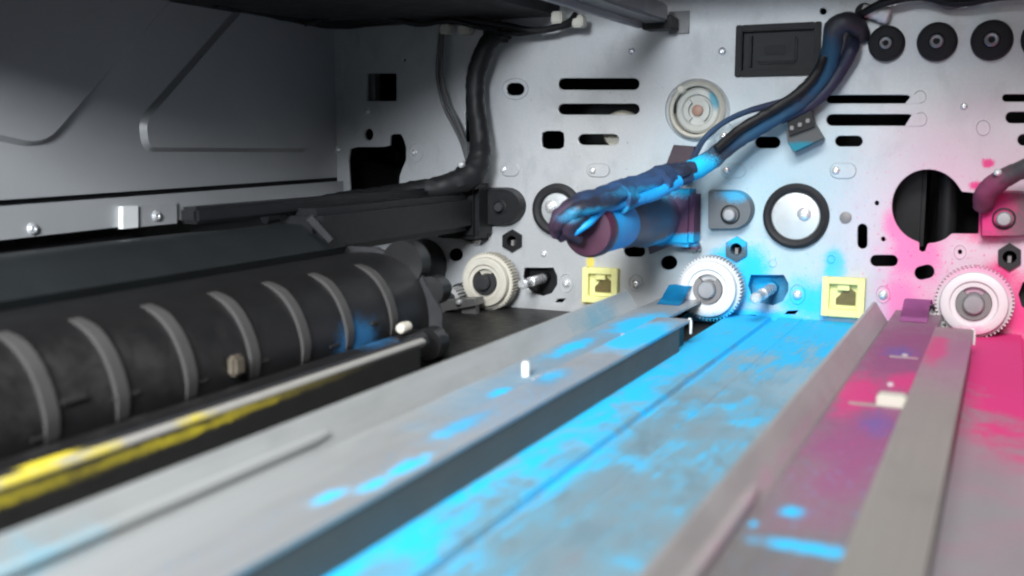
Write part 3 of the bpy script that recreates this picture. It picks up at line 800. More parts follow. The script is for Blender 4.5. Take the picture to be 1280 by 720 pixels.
# ------------------------------------------------------------------ yellow connectors
def yconn(x0, y0, x1, y1, label):
    pts = W2([(x0, y0), (x1, y0), (x1, y1), (x0, y1)])
    xs = [p[0] for p in pts]; zs = [p[1] for p in pts]
    X0, X1 = min(xs), max(xs); Z0, Z1 = min(zs), max(zs)
    t = thing('wire_connector', label, 'connector', ((X0+X1)/2, 0, Z0), 'pale yellow connectors in the back wall')
    m = (X1-X0)*0.17
    h0, h1 = -4.2, -0.2
    bm = B()
    box(bm, (X0, h0, Z0), (X0 + m, h1, Z1), 0.3); box(bm, (X1 - m, h0, Z0), (X1, h1, Z1), 0.3)
    box(bm, (X0 + m*0.9, h0 + 0.02, Z1 - m), (X1 - m*0.9, h1, Z1 - 0.02), 0.3); box(bm, (X0 + m*0.9, h0 + 0.02, Z0 + 0.02), (X1 - m*0.9, h1, Z0 + m*1.1), 0.3)
    obj('housing', bm, yellow_plastic, t)
    obj('back_panel', box(B(), (X0 + m, -1.2, Z0 + m), (X1 - m, -0.3, Z1 - m)), yellow_plastic, t, smooth=False)
    w_ = X1 - X0; H = Z1 - Z0
    brown = yslot
    bm = B(); prism(bm, [(X0 + w_*0.32, -1.3, Z0 + H*0.30), (X0 + w_*0.78, -1.3, Z0 + H*0.30), (X0 + w_*0.78, -1.3, Z0 + H*0.62), (X0 + w_*0.66, -1.3, Z0 + H*0.72), (X0 + w_*0.5, -1.3, Z0 + H*0.72), (X0 + w_*0.42, -1.3, Z0 + H*0.55), (X0 + w_*0.32, -1.3, Z0 + H*0.45)], (0, -0.5, 0))
    obj('contact_slot', bm, brown, t, smooth=False)
    obj('latch', box(B(), (X0 + w_*0.36, -3.2, Z1 - m*1.9), (X0 + w_*0.64, -1.2, Z1 - m), 0.2), yellow_plastic, t)
yslot = plain('brown_contact_slot', (0.13, 0.10, 0.03), 0.5, 0, 0.4, 0.6)
yconn(732, 335, 775, 376, 'pale yellow wire connector between the stud recess and the left rail')
yconn(1030, 347, 1081, 393, 'pale yellow wire connector framed by cyan and magenta dust')

# ------------------------------------------------------------------ rubber bushings top right
def bushing(px, py, rx, ry, label):
    c = wp(px, py); c.y = 0; k = mmpx(px, py)
    t = thing('rubber_foot', label, 'rubber foot', (c.x, 0, c.z), 'round rubber feet in a row')
    R = ry*k
    obj('rubber_disc', lathe(B(), c, (0, -1, 0), [(R, 0), (R, 4.2), (R*0.94, 5.2), (R*0.8, 5.6), (R*0.42, 5.4), (R*0.36, 4.2), (0, 4.0)], 40), rubber, t)
    obj('eyelet', lathe(B(), c, (0, -1, 0), [(R*0.34, 3.9), (R*0.36, 5.6), (R*0.28, 6.2), (R*0.18, 6.0), (R*0.16, 3.9)], 22), dull_steel, t)
bushing(1109, 55, 27, 22, 'round black rubber foot nearest the wire bundle elbow')
bushing(1172, 53, 25, 24, 'round black rubber foot in the middle of the row')
bushing(1240, 51, 25, 25, 'round black rubber foot at the right of the row')
bushing(1303, 49, 25, 25, 'round black rubber foot cut off at the right edge')

# ------------------------------------------------------------------ black rectangular socket
a, b = wp(921, 32), wp(1025, 94)
t = thing('panel_socket', 'black rectangular panel socket behind the wire bundle elbow', 'socket', ((a.x+b.x)/2, 0, b.z))
X0, X1, Z0, Z1 = a.x, b.x, b.z, a.z
bm = B(); m = 2.6
box(bm, (X0, -1.8, Z0), (X0 + m, 4, Z1), 0.4); box(bm, (X1 - m, -1.8, Z0), (X1, 4, Z1), 0.4)
box(bm, (X0 + m*.9, -1.78, Z1 - m), (X1 - m*.9, 4, Z1 - .02), 0.4); box(bm, (X0 + m*.9, -1.78, Z0 + .02), (X1 - m*.9, 4, Z0 + m), 0.4)
obj('frame', bm, black_plastic, t)
obj('back_panel', box(B(), (X0 + m, 2.0, Z0 + m), (X1 - m, 3.5, Z1 - m)), dark_plastic, t, smooth=False)
obj('inner_block', box(B(), (X0 + 8, -0.3, Z0 + 5), (X1 - 9, 2.2, Z1 - 5), 0.8), dark_plastic, t)
obj('inner_core', box(B(), (X0 + 11, -1.0, Z0 + 8), (X1 - 13, 0.0, Z1 - 8), 0.6), black_plastic, t)
obj('rib', box(B(), (X0 + 5, -0.8, Z0 + 4), (X0 + 6.2, 2.2, Z1 - 4), 0.2), black_plastic, t)

# ------------------------------------------------------------------ cream dial
c = wp(872, 138); c.y = 0; k = mmpx(872, 138); R = 37*k
t = thing('round_dial', 'round cream dial with a brown centre set in the back wall', 'dial', (c.x, 0, c.z))
obj('outer_ring', lathe(B(), c, (0, -1, 0), [(R*0.82, -3), (R*0.82, 2.2), (R*0.9, 3.0), (R*0.98, 2.0), (R, 0.05)], 44), cream_plastic, t)
knob_mat = stained('dial_grey_plastic', (0.46, 0.47, 0.44), [((0.06, 0.30, 0.42), 0.85, [((c.x + R*0.62, 0, c.z + R*0.42), (2.4, 20, 4.6), 0.4, 0.2, 0.4)])], 0.4)
kb = obj('knob', lathe(B(), c, (0, -1, 0), [(R*0.78, -3.5), (R*0.78, -0.6), (R*0.70, 0.4), (R*0.55, 0.6), (R*0.5, -0.3), (R*0.2, -0.4), (0, -0.4)], 40), knob_mat, t)
for s in (-1, 1):
    obj('grip_bar', arc_ring(Vector((c.x, 0, c.z)), R*0.30, R*0.44, -0.5, 1.6, 90 + s*90 - 55, 90 + s*90 + 55, 18), knob_mat, kb)
obj('centre_cap', lathe(B(), c, (0, -1, 0), [(R*0.19, -0.6), (R*0.19, 0.8), (R*0.12, 1.2), (0, 1.2)], 20), plain('brown_cap', (0.34, 0.20, 0.15), 0.5), t)
d0 = wp(843, 128)
obj('side_gap', box(B(), (d0.x - 0.8, -1.2, d0.z - 4.5), (d0.x + 1.0, -0.2, d0.z + 3.0), 0.3), black_plastic, t)
e = wp(853, 112)
obj('latch_nub', lathe(B(), Vector((e.x, 0, e.z)), (0, -1, 0), [(2.0, 0), (2.0, 2.0), (1.2, 3), (0, 3)], 14), cream_plastic, t)

# ------------------------------------------------------------------ things seen through openings
e = wp(782, 140, -14)
tag(obj('idler_roller', lathe(B(), Vector((e.x, 9, e.z - 8.0)), (0, -1, 0), [(0, -6), (8.2, -6), (8.6, -3), (8.6, 0), (7.5, 1.5), (4, 2), (0, 2)], 30), dusty_cream, None, (e.x, 9, e.z - 8)),
    'cream roller glimpsed behind the second of the twin slots', 'roller')
t = thing('drum_drive', 'dark drum drive seen through the large round opening', 'drive unit', (wp(1165, 300).x, 14, wp(1165, 300).z))
q = wp(1160, 258); q.y = 0
obj('motor_block', box(B(), (q.x - 14, 15, q.z - 18), (q.x - 2, 40, q.z + 14), 1.5), black_plastic, t)
obj('guide_column', lathe(B(), Vector((q.x + 6.0, 16, q.z - 20)), (0, 0, 1), [(0, 0), (3.6, 0), (3.6, 34), (0, 34)], 24), black_plastic, t)
b0 = wp(470, 108, -6)
tag(obj('inner_bracket', box(B(), (b0.x - 6, 4, b0.z - 8), (b0.x + 0.5, 9, b0.z + 8), 0.3), grey_steel, None, (b0.x, 4, b0.z - 8)), 'grey bracket edge inside the small square opening', 'bracket')

# ------------------------------------------------------------------ cables
def cable_mat(name, col, stains, rough=0.5): return stained(name, col, stains, rough, 0, 0.35, 0.4, None, 0.12)
loom_mat = cable_mat('cyan_stained_loom', (0.035, 0.035, 0.045), [
    ((0.015, 0.085, 0.17), 0.85, [(P(950, 155, 14), (26, 30, 12), 0.9, 0.2, 0.6), (P(1035, 90, 14), (10, 30, 12), 0.8, 0.2, 0.5)]),
    ((0.045, 0.03, 0.05), 0.8, [(P(740, 240, 70), (16, 30, 12), 0.8, 0.15, 0.5)]),
    (CYAN, 0.95, [(P(873, 213, 26), (8, 30, 6), 0.45, 0.2, 0.35)])])
wire_mat = cable_mat('blue_dusted_wire', (0.025, 0.03, 0.06), [((0.02, 0.06, 0.13), 0.7, [(P(900, 160, 10), (20, 30, 10), 0.8, 0.2, 0.5)])])
black_cable = plain('black_cable_sleeve', (0.012, 0.012, 0.013), 0.5, 0, 0.35, 0.5, 0.1)

t = thing('wire_bundle', 'thick blue and black wire bundle running to the cyan stained nozzle', 'cable', P(1050, 50, 8))
def cpath(L): return [wp(x, y, h) for x, y, h in L]
def crad(L, R): return [r*mmpx(x, y, h) for (x, y, h), r in zip(L, R)]
L1 = [(1077, 46, 2), (1072, 34, 9), (1058, 27, 13), (1043, 36, 13), (1040, 58, 12), (1032, 85, 12), (1012, 112, 12), (985, 134, 13), (950, 155, 15), (915, 178, 19), (885, 202, 26), (852, 219, 36), (815, 228, 46)]
obj('main_sleeve', tube(B(), cpath(L1), crad(L1, [10, 12, 13, 13, 13, 13, 13, 13, 13, 12, 13, 13, 12]), 16, 8, 0.12), loom_mat, t)
L2 = [(1066, 50, 4), (1064, 62, 10), (1050, 88, 9), (1032, 112, 9), (1008, 133, 10), (975, 150, 12)]
obj('side_strand', tube(B(), cpath(L2), crad(L2, [9, 9, 9, 9, 8, 6]), 12, 8, 0.1), wire_mat, t)
L3 = [(1000, 122, 16), (970, 130, 17), (935, 139, 14), (905, 153, 11), (882, 172, 12), (868, 195, 22), (862, 215, 30)]
obj('loose_wire', tube(B(), cpath(L3), crad(L3, [5, 5, 3.8, 3.6, 3.6, 4, 4.5]), 10, 8), wire_mat, t)
L4 = [(1030, 70, 18), (1018, 95, 18), (995, 118, 19), (962, 139, 20), (925, 161, 23), (895, 186, 30)]
obj('top_strand', tube(B(), cpath(L4), crad(L4, [5, 6, 6, 6, 6, 5]), 10, 8, 0.1), black_cable, t)

# cyan stained toner nozzle with the loom taped along it
ax = wp(830, 268); ax.y = 0
nozzle_mat = stained('purple_black_nozzle', (0.06, 0.045, 0.07), [
    ((0.05, 0.16, 0.28), 0.8, [(P(828, 258, 25), (10, 26, 9), 0.9, 0.12, 0.5)]),
    (PURP, 0.8, [(P(870, 275, 10), (10, 14, 14), 0.7, 0.12, 0.5)]),
    (CYAN, 0.9, [(P(850, 300, 12), (14, 20, 2.6), 0.7, 0.2, 0.4), (P(845, 238, 20), (5, 20, 3), 0.8, 0.2, 0.4)])], 0.42)
band_mat = stained('cyan_band', (0.01, 0.30, 0.68), [((0.02, 0.10, 0.25), 0.6, [(P(770, 250, 60), (14, 14, 3), 0.7, 0.15, 0.6)])], 0.5)
cap_mat = plain('plum_cap', (0.06, 0.014, 0.035), 0.45, 0, 0.3, 0.25)
t = thing('toner_nozzle', 'cyan and plum stained toner nozzle sticking out of the wall', 'nozzle', (ax.x, 0, ax.z - 12))
r = 8.8
obj('mounting_block', box(B(), (ax.x - 9, -14, ax.z - 12), (ax.x + 16, -0.3, ax.z + 11), 2.0), nozzle_mat, t)
obj('lower_lug', prism(B(), [wp(x, y, 8) for x, y in ((808, 300), (866, 296), (872, 312), (856, 312), (840, 306), (812, 318))], (0, 6, 0)), nozzle_mat, t)
obj('barrel', lathe(B(), ax, (0, -1, 0), [(r*1.25, 8), (r*1.25, 30), (r*1.12, 34), (r*1.05, 52), (r*0.98, 54), (r*0.98, 58)], 36), nozzle_mat, t)
obj('colour_band', lathe(B(), ax, (0, -1, 0), [(r*0.97, 56), (r*1.0, 57), (r*1.0, 80), (r*0.97, 81)], 36), band_mat, t)
obj('end_cap', lathe(B(), ax, (0, -1, 0), [(r*1.0, 80.5), (r*1.06, 81.5), (r*1.06, 85), (r*0.96, 87), (r*0.4, 87.4), (0, 87.4)], 36), cap_mat, t)
t2 = thing('taped_loom', 'dark taped cable lying along the top of the cyan stained nozzle', 'cable', (ax.x, -40, ax.z + 10))
loom2 = cable_mat('taped_loom', (0.018, 0.018, 0.028), [((0.015, 0.06, 0.16), 0.85, [(P(800, 236, 58), (20, 30, 9), 0.9, 0.15, 0.6)]), (CYAN, 0.5, [(P(820, 238, 50), (7, 30, 2.0), 1.0, 0.3, 0.6), (P(760, 262, 80), (7, 30, 1.5), 1.0, 0.3, 0.6), (P(712, 272, 97), (4, 30, 1.5), 1.0, 0.3, 0.6)]), ((0.05, 0.02, 0.05), 0.7, [(P(700, 285, 90), (10, 30, 10), 0.7, 0.15, 0.5)])])
for L5, R5 in (([(866, 210, 34), (832, 219, 44), (795, 232, 56), (760, 243, 72), (728, 254, 88), (704, 268, 95), (697, 284, 95), (706, 297, 92)], [9, 13, 13, 12, 13, 12, 11, 8]),
               ([(862, 220, 36), (830, 232, 46), (795, 246, 58), (762, 258, 74), (736, 266, 90), (716, 276, 98), (712, 290, 97), (724, 300, 93)], [9, 12, 12, 12, 12, 11, 9, 6]),
               ([(858, 212, 40), (826, 226, 52), (792, 236, 64), (764, 248, 80), (744, 256, 92), (722, 262, 99), (703, 276, 100), (694, 294, 96)], [7, 9, 10, 11, 10, 9, 8, 6])):
    obj('strand', tube(B(), cpath(L5), crad(L5, R5), 16, 8, 0.2), loom2, t2)
for (x, y, h), rr_ in (((775, 246, 70), 21), ((826, 226, 50), 19)):
    a_, b_ = wp(x + 5, y - 2, h - 3), wp(x - 5, y + 2, h + 3)
    obj('tape_wrap', tube(B(), [a_, (a_ + b_)/2, b_], [rr_*mmpx(x, y, h)*0.98, rr_*mmpx(x, y, h), rr_*mmpx(x, y, h)*0.98], 20, 4, 0.12), loom2, t2)
L6 = [(848, 226, 46), (815, 244, 58), (780, 254, 72), (752, 264, 86), (735, 280, 95), (716, 292, 97)]
obj('cyan_cord', tube(B(), cpath(L6), crad(L6, [8, 8, 6, 5, 4.5, 4.5]), 12, 8, 0.1), band_mat, t2)
tg = thing('cable_tag', 'dark plum square tag clipped over the cable above the nozzle', 'tag', P(850, 215, 18))
tp = [wp(x, y, 20) for x, y in ((842, 181), (868, 183), (864, 204), (852, 222), (830, 212))]
obj('tag_plate', prism(B(), tp, (0, 2.0, 0)), plain('plum_grey_tag', (0.055, 0.04, 0.05), 0.5), tg, smooth=False)
cc = wp(857, 211, 23)
obj('tag_clip', box(B(), (cc.x - 1.0, -25, cc.z - 2.6), (cc.x + 1.0, -19, cc.z + 2.2), 0.4), cream_plastic, tg)

# wire saddle with teal lower edge
t = thing('wire_saddle', 'dark wire saddle with teal dusted lower edge beside the twin slots', 'clip', P(1004, 185))
sad = stained('saddle_dark', (0.05, 0.05, 0.052), [((0.01, 0.20, 0.28), 0.9, [(P(1008, 184, 8), (9, 20, 2.0), 0.4, 0.2, 0.4)])], 0.45)
bp = [wp(x, y, 9) for x, y in ((982, 163), (1014, 152), (1027, 173), (992, 190), (985, 180))]
obj('saddle_plate', prism(B(), bp, (0, 8.8, 0)), sad, t, smooth=False)
bp = [wp(x, y, 11) for x, y in ((984, 150), (1014, 138), (1018, 158), (986, 170))]
obj('saddle_strap', prism(B(), bp, (0, 3, 0)), black_plastic, t, smooth=False)
for x, y in ((990, 160), (1000, 156), (1010, 151)):
    e = wp(x, y, 11.5); obj('strap_tooth', box(B(), (e.x - 0.7, -12.2, e.z - 0.8), (e.x + 0.7, -11.0, e.z + 0.8), 0.2), grey_clip, t)

# magenta stained cable at the right edge
mloom = cable_mat('magenta_stained_loom', (0.05, 0.045, 0.05), [((0.20, 0.03, 0.09), 0.85, [(P(1232, 238, 8), (9, 20, 8), 0.6, 0.15, 0.5)])])
t = thing('wire_bundle', 'magenta stained cable bending in from the right edge', 'cable', P(1240, 240, 6))
L7 = [(1228, 258, 7), (1234, 240, 12), (1250, 226, 15), (1275, 213, 18), (1310, 200, 22)]
obj('sleeve', tube(B(), cpath(L7), crad(L7, [12, 14, 13, 12, 12]), 14, 8, 0.12), mloom, t)
e = wp(1247, 215, 18)
obj('tie', lathe(B(), e, (0, -1, 0), [(1.3, -1), (1.3, 1), (0.6, 1.6), (0, 1.6)], 12), chrome, t)

# black cables at the left
t = thing('cable_loom', 'thick black cable hanging down the left of the back wall', 'cable', P(600, 40, 10))
L8 = [(628, 34, 6), (616, 46, 11), (604, 66, 13), (595, 95, 13), (594, 130, 13), (599, 165, 13), (599, 195, 15), (588, 218, 20), (560, 232, 28), (515, 240, 38), (470, 246, 50), (425, 252, 66), (370, 262, 86), (330, 270, 100)]
obj('sleeve', tube(B(), cpath(L8), crad(L8, [10, 12, 12, 12, 12, 12, 14, 17, 15, 13, 12, 12, 11, 10]), 16, 8, 0.12), black_cable, t)
e = wp(619, 40, 10)
obj('top_clamp', box(B(), (e.x - 4.5, -14, e.z - 4), (e.x + 4.5, -2, e.z + 4.2), 1.5), black_plastic, t)
for x, y in ((577, 206), (576, 223)):
    e = wp(x, y, 26); obj('tie', lathe(B(), e, (0, -1, 0), [(1.3, -1), (1.3, 1), (0.6, 1.6), (0, 1.6)], 12), chrome, t)
t = thing('thin_wire_pair', 'pair of thin grey wires dropping beside the thick black cable', 'wires', P(555, 40, 4))
gw = plain('grey_thin_wire', (0.09, 0.09, 0.092), 0.45)
for dx in (0, 7):
    L = [(552 + dx*0.3, 28, 4), (549 + dx*0.5, 60, 5), (547 + dx*0.7, 95, 5), (554 + dx, 130, 5), (566 + dx, 155, 6), (577 + dx*0.6, 178, 9), (584, 200, 14)]
    obj('wire', tube(B(), cpath(L), crad(L, [2.6]*7), 10, 8), gw, t)
for x in (558, 581):
    e = wp(x, 37, 4)
    tag(obj('wire_plug', box(B(), (e.x - 2.6, -6, e.z - 2.0), (e.x + 2.6, -0.2, e.z + 2.0), 0.6), cream_plastic, None, (e.x, 0, e.z)),
        'small pale plug at the top of the thin wires, ' + ('left of the two' if x < 570 else 'right of the two'), 'plug', 'small plugs under the dark ceiling')

# ------------------------------------------------------------------ top: loom under the ceiling and the slanting bar
t = thing('ceiling_loom', 'dark cables sagging under the dark ceiling at the top', 'cable', P(560, 20, 20))
for L, rp in (([(400, 20, 30), (450, 26, 24), (500, 22, 20), (560, 22, 16), (620, 30, 14), (670, 38, 12), (708, 30, 12), (720, 18, 14)], 4.5),
              ([(380, 30, 40), (450, 14, 30), (520, 30, 20), (560, 26, 18), (600, 34, 14), (640, 42, 12), (690, 36, 12), (730, 26, 12)], 3.5),
              ([(270, 0, 90), (330, 12, 60), (410, 27, 24), (470, 24, 14), (540, 16, 10)], 9)):
    obj('strand', tube(B(), cpath(L), crad(L, [rp]*len(L)), 10, 8, 0.1), black_cable, t)
t = thing('support_bar', 'slanting steel bar meeting the top of the back wall', 'bar', P(850, 40))
e0, e1 = wp(826, 26, 3), wp(826, 26, 3)
bx = wp(845, 26); Y1 = -190
bar_steel = plain('bar_steel', (0.20, 0.20, 0.205), 0.35, 0.6, 0.12, 0.06)
obj('bar', box(B(), (bx.x - 9, Y1, bx.z - 2.0), (bx.x + 1, -14, bx.z + 5), 0.8), bar_steel, t)
a, b = wp(820, 16), wp(862, 42)
obj('end_plate', box(B(), (a.x + 6, -1.6, b.z), (b.x, -0.05, a.z)), grey_steel, t, smooth=False)
obj('end_clip', box(B(), (bx.x - 10, -14, b.z + 1.0), (bx.x + 2, -3, b.z + 6), 0.5), black_plastic, t)
obj('lower_lip', box(B(), (bx.x - 9.5, Y1, bx.z - 4.5), (bx.x - 7.5, -20, bx.z - 1.9), 0.3), dull_steel, t)
for i, (x, y) in enumerate(((698, 22), (724, 27))):
    e = wp(x, y, 12)
    tag(obj('wire_plug', box(B(), (e.x - 2.4, -14.5, e.z - 2.4), (e.x + 2.4, -9, e.z + 2.4), 0.6), cream_plastic, None, (e.x, -12, e.z - 2)),
        ('cream plug on the dark cable where it meets the slanting bar', 'cream plug just under the slanting bar')[i], 'plug', 'small plugs under the dark ceiling')
# top right: cream standoff and a dark cable along the upper edge
e = wp(1078, 13, 6); f = wp(1112, 20, 6)
t = thing('standoff', 'cream cylindrical standoff above the first rubber foot', 'standoff', tuple(e))
dd = (f - e).normalized(); ln = (f - e).length
obj('barrel', lathe(B(), e, dd, [(0, 0), (2.2, 0.01), (2.4, ln*0.6), (2.4, ln*0.62), (3.0, ln*0.64), (3.0, ln*0.95), (2.4, ln), (0, ln)], 20), white_plastic, t)
obj('foot', lathe(B(), Vector((e.x, 0, e.z)), (0, -1, 0), [(3.2, 0.02), (3.2, 2), (2.0, 3), (2.0, 7), (0, 8)], 18), dark_plastic, t)
t = thing('edge_cable', 'dark cable running along the upper right edge of the wall', 'cable', P(1150, 0, 10))
L = [(1065, 25, 8), (1090, 10, 12), (1110, 2, 13), (1150, -4, 12), (1200, 4, 12), (1250, -4, 14), (1320, -8, 14)]
obj('sleeve', tube(B(), cpath(L), crad(L, [5]*7), 12, 8, 0.1), black_cable, t)
obj('wire', tube(B(), cpath([(1170, 2, 9), (1185, 9, 9), (1202, 6, 9), (1225, -6, 9)]), 0.8, 8, 8), gw, t)

# ------------------------------------------------------------------ black toner nozzle at the left (same unit, unstained)
ax = wp(592, 262); ax.y = 0
t = thing('toner_nozzle', 'black toner nozzle above the dark roller unit', 'nozzle', (ax.x, 0, ax.z - 12))
bmat = plain('nozzle_black', (0.011, 0.011, 0.012), 0.42, 0, 0.35, 0.2)
gmat = plain('nozzle_green_grey', (0.026, 0.031, 0.029), 0.5, 0, 0.3, 0.15)
obj('mounting_block', box(B(), (ax.x - 11, -16, ax.z - 12), (ax.x + 10, -0.3, ax.z + 12), 2.0), bmat, t)
obj('housing', box(B(), (ax.x - 10, -128, ax.z - 8), (ax.x + 8, -15, ax.z + 8), 2.5), bmat, t)
obj('top_rail', box(B(), (ax.x - 9, -175, ax.z + 6), (ax.x - 2, -16, ax.z + 11), 1.0), bmat, t)
e = wp(470, 280, 70)
obj('side_block', box(B(), (e.x - 10, -88, e.z - 6), (e.x + 8, -62, e.z + 5), 1.2), gmat, t)
bp = [wp(x, y, 6) for x, y in ((545, 285), (592, 283), (604, 300), (586, 302), (570, 296), (548, 297))]
obj('lower_lug', prism(B(), bp, (0, 5, 0)), bmat, t)

def onx_(px, py, x):
    d = ray(px, py); return tuple(CAM + d*((x - CAM.x)/d.x))
# ------------------------------------------------------------------ dark roller unit at the left: cover, curved ribbed guide
t = thing('roller_unit', 'dark ribbed transport unit lying along the left side', 'transport unit', (-215, -200, 0))
y0, y1 = -400, -116
dusk = stained('unit_black', (0.009, 0.0087, 0.009), [((0.01, 0.12, 0.28), 0.9, [(onx_(447, 422, -176), (9, 9, 5), 0.8, 0.12, 0.6)]), ((0.03, 0.028, 0.026), 0.6, [(F(150, 490, 20), (20, 60, 9), 0.9, 0.12, 0.5)])], 0.4, 0, 0.35, 0.15)
cover_m = plain('unit_cover', (0.014, 0.016, 0.0165), 0.42, 0.0, 0.3, 0.06)
def extr(bm, prof, ya, yb, closed=False):
    A = [bm.verts.new((x, ya, z)) for x, z in prof]; D = [bm.verts.new((x, yb, z)) for x, z in prof]
    n = len(prof)
    for i in range(n if closed else n-1): bm.faces.new((A[i], A[(i+1) % n], D[(i+1) % n], D[i]))
    if closed: bm.faces.new(A); bm.faces.new(D)
    return bm
obj('top_cover', extr(B(), [(-284, 35), (-240, 39), (-222, 42), (-215, 41.5), (-210.5, 38), (-206, 33.5), (-207, 31), (-284, 31)], y0, y1, True), cover_m, t)
gp = [(-222, 31.0), (-214, 31.5), (-206, 30.5), (-200, 28), (-195.5, 24), (-192.5, 18.5), (-191, 12), (-191, 6)]
gp = [(x_ + 15, z_) for x_, z_ in gp]
prof = [(v.x, v.z) for v in spline([Vector((x, 0, z)) for x, z in gp], 4)]
obj('curved_guide', extr(B(), prof + [(-210, 6)], y0, y1 + 4, True), dusk, t)
rib_m = plain('guide_rib_grey', (0.055, 0.053, 0.052), 0.45, 0, 0.15, 0.2)
rib_d = plain('guide_block_dark', (0.03, 0.029, 0.028), 0.55)
ribs_px = ((30, 445), (121, 430), (209, 408), (290, 380), (356, 375), (412, 357), (469, 357))
for k, (x, y) in enumerate(ribs_px):
    p = fz(x, y, 26.0)
    # where the eye ray meets the guide's shoulder plane x = -197
    d = ray(x, y); tt = (-182.5 - CAM.x) / d.x; yy = (CAM + d*tt).y
    q = [(x_, z_) for x_, z_ in prof[9:28]]
    outp = []
    for i, (x_, z_) in enumerate(q):
        a_ = Vector(q[max(i-1, 0)]); b_ = Vector(q[min(i+1, len(q)-1)]); tn = (b_ - a_).normalized(); nr = Vector((-tn.y, tn.x))
        if nr.x < 0: nr = -nr
        hgt = 1.1 * min(1, (i + 0.2)/4, (len(q)-1-i + 0.2)/4)
        outp.append((x_ + nr.x*hgt, z_ + nr.y*hgt))
    bm = extr(B(), outp + [(x_ - 0.6, z_ - 0.6) for x_, z_ in reversed(q)], yy - 1.7, yy + 1.7, True)
    obj('guide_rib', bm, rib_m, t)
for x, y, w_ in ((95, 500, 5), (160, 495, 6), (175, 522, 4), (250, 478, 5), (330, 452, 4), (355, 470, 5), (420, 432, 4), (470, 404, 3), (60, 545, 6)):
    q = Vector(onx_(x, y, -175.5))
    obj('guide_block', box(B(), (q.x - 1.5, q.y - w_*0.7, q.z - 0.7), (q.x - 0.1, q.y + w_*0.7, q.z + 0.7), 0.4), rib_d, t)
for x, y, z0_, z1_ in ((-176, y1 + 4, 14, 24), (-186, y1 + 2, 20, 36), (-172, y1 - 6, -3, 8)):
    obj('end_boss', lathe(B(), Vector((x, y + 12, (z0_ + z1_)/2)), (0, -1, 0), [(0, 0), ((z1_-z0_)*0.3, 0), ((z1_-z0_)*0.36, 3), ((z1_-z0_)*0.5, 4), ((z1_-z0_)*0.5, 10), (0, 10)], 20), dusk, t)
obj('lower_skirt', box(B(), (-211, y0, -3.9), (-178, y1 + 2, 6.2), 0.6), dusk, t)
obj('roller', lathe(B(), Vector((-169.5, y1 - 14, 5.0)), (0, -1, 0), [(0, 0), (4.6, 0), (4.6, 290), (0, 290)], 28), dusk, t)
for i, (x, y) in enumerate(((297, 455), (285, 465))):
    p = fz(x, y, 12); 
brown_stub = plain('brown_stub', (0.09, 0.075, 0.055), 0.6)
e = ray(297, 457); tt = (-174.5 - CAM.x)/e.x; q = CAM + e*tt
obj('cream_stub', box(B(), (q.x - 2, q.y - 2.2, q.z - 2.6), (q.x + 1.0, q.y + 2.2, q.z + 2.6), 0.8), brown_stub, t)
e = ray(497, 412); tt = (-168 - CAM.x)/e.x; q = CAM + e*tt
obj('roller_tip', lathe(B(), Vector((q.x, q.y + 6, q.z)), (0, -1, 0), [(0, 0), (1.7, 0), (1.9, 3), (1.5, 4.6), (0, 5.2)], 18), dusty_cream, t)
p0_, p1_ = Vector(onx_(386, 272, -208)), Vector(onx_(413, 301, -203))
obj('release_lever', tube(B(), [p0_, p1_], [1.6, 1.2], 8, smooth=False), dark_plastic, t)
obj('end_plate', prism(B(), [(-211, y1 + 5, -3.9), (-171, y1 + 5, -3.9), (-171, y1 + 5, 12), (-181, y1 + 5, 27), (-197, y1 + 5, 33), (-211, y1 + 5, 33)], (0, 2, 0)), dark_plastic, t, smooth=False)

# cream rod with yellow dust in front of the unit, cyan line behind it
z_r = 11.0
q0 = fz(-60, 625, z_r); q1 = fz(536, 428, z_r)
rx = (q0.x + q1.x)/2
rod_m = stained('cream_rod_yellow_dust', (0.40, 0.385, 0.355), [(YEL, 0.9, [(F(30, 598, z_r), (6, 9, 2), 0.6, 0.2, 0.4), (F(112, 567, z_r), (6, 6, 1.6), 0.6, 0.2, 0.5), (F(228, 525, z_r), (6, 6, 1.6), 0.7, 0.2, 0.5)])], 0.4, 0.1, 0.12)
t = thing('guide_rod', 'cream rod dusted with yellow toner in front of the dark unit', 'rod', (rx, -200, z_r))
obj('rod', lathe(B(), Vector((rx, q1.y, z_r)), (0, -1, 0), [(0, 0), (0.9, 0.2), (1.4, 1.4), (1.4, 330), (0, 330)], 20), rod_m, t)
def onx(px, py, x):
    d = ray(px, py); return tuple(CAM + d*((x - CAM.x)/d.x))
xs_ = rx + 2.4
bar_m = stained('dusty_black_strip', (0.024, 0.023, 0.022), [
    (YEL, 0.9, [(onx(205, 553, xs_), (6, 22, 0.9), 0.8, 0.2, 0.4), (onx(20, 620, xs_), (6, 14, 1.0), 0.9, 0.2, 0.5), (onx(310, 512, xs_), (6, 12, 0.7), 0.9, 0.2, 0.5)]),
    ((0.16, 0.13, 0.02), 0.6, [(onx(90, 596, xs_), (6, 30, 1.1), 0.9, 0.2, 0.6), (onx(350, 496, xs_), (6, 24, 0.9), 0.9, 0.2, 0.6)])], 0.45, 0, 0.3)
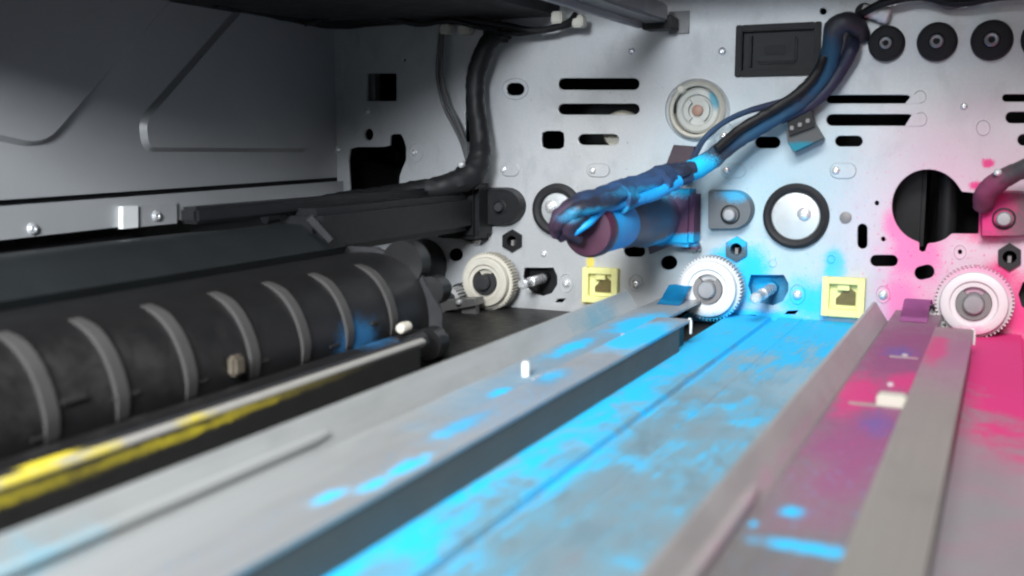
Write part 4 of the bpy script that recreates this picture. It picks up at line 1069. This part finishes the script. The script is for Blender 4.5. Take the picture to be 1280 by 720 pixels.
obj('lower_strip', box(B(), (rx + 1.3, -400, 3.0), (xs_, q1.y - 6, z_r + 0.2), 0.3), bar_m, t)
obj('carrier', box(B(), (rx - 2.0, -400, 0), (rx + 1.2, q1.y - 4, z_r - 1.9), 0.3), bar_m, t)
bl = stained('blue_edge', (0.024, 0.024, 0.026), [((0.005, 0.13, 0.30), 0.95, [(F(320, 515, 12), (4, 30, 6), 0.8, 0.12, 0.4), (F(390, 480, 12), (4, 12, 6), 0.8, 0.12, 0.4)]), (YEL, 0.9, [(F(62, 572, 12), (4, 6, 6), 0.5, 0.2, 0.4)])], 0.45)
obj('upper_strip', box(B(), (rx - 5.5, -400, z_r - 1.0), (rx - 2.2, q1.y - 8, z_r + 0.6), 0.3), bl, t)

# grey bracket assembly beside the cream gear
t = thing('end_bracket', 'grey metal bracket arm below the cream gear', 'bracket', P(560, 395, 20))
bp = [wp(x, y, 26) for x, y in ((478, 402), (500, 384), (560, 376), (592, 374), (594, 382), (560, 388), (520, 400), (500, 412))]
obj('arm', prism(B(), bp, (0, 9, 0)), grey_steel, t, smooth=False)
bp = [wp(x, y, 24) for x, y in ((577, 375), (595, 374), (595, 399), (577, 400))]
obj('foot_plate', prism(B(), bp, (0, 3, 0)), grey_steel, t, smooth=False)
bp = [wp(x, y, 12) for x, y in ((498, 352), (540, 345), (545, 378), (505, 392))]
obj('side_plate', prism(B(), bp, (0, 6, 0)), grey_steel, t, smooth=False)
e = wp(573, 378, 27); obj('screw', lathe(B(), e, (0, -1, 0), [(1.2, -1), (1.2, 0.4), (0.6, 1), (0, 1)], 12), chrome, t)
t = thing('hub_cover', 'dark hub at the far end of the ribbed unit', 'hub', P(515, 335, 16))
q = wp(508, 335, 16); q.y = 0
obj('hub', lathe(B(), q, (0, -1, 0), [(0, 0.2), (12, 0.2), (12, 14), (10, 18), (5, 19), (0, 19)], 30), dark_plastic, t)
e = wp(524, 344, 20); obj('pin', lathe(B(), e, (0, -1, 0), [(1.2, -3), (1.2, 1), (0.6, 1.6), (0, 1.6)], 12), chrome, t)
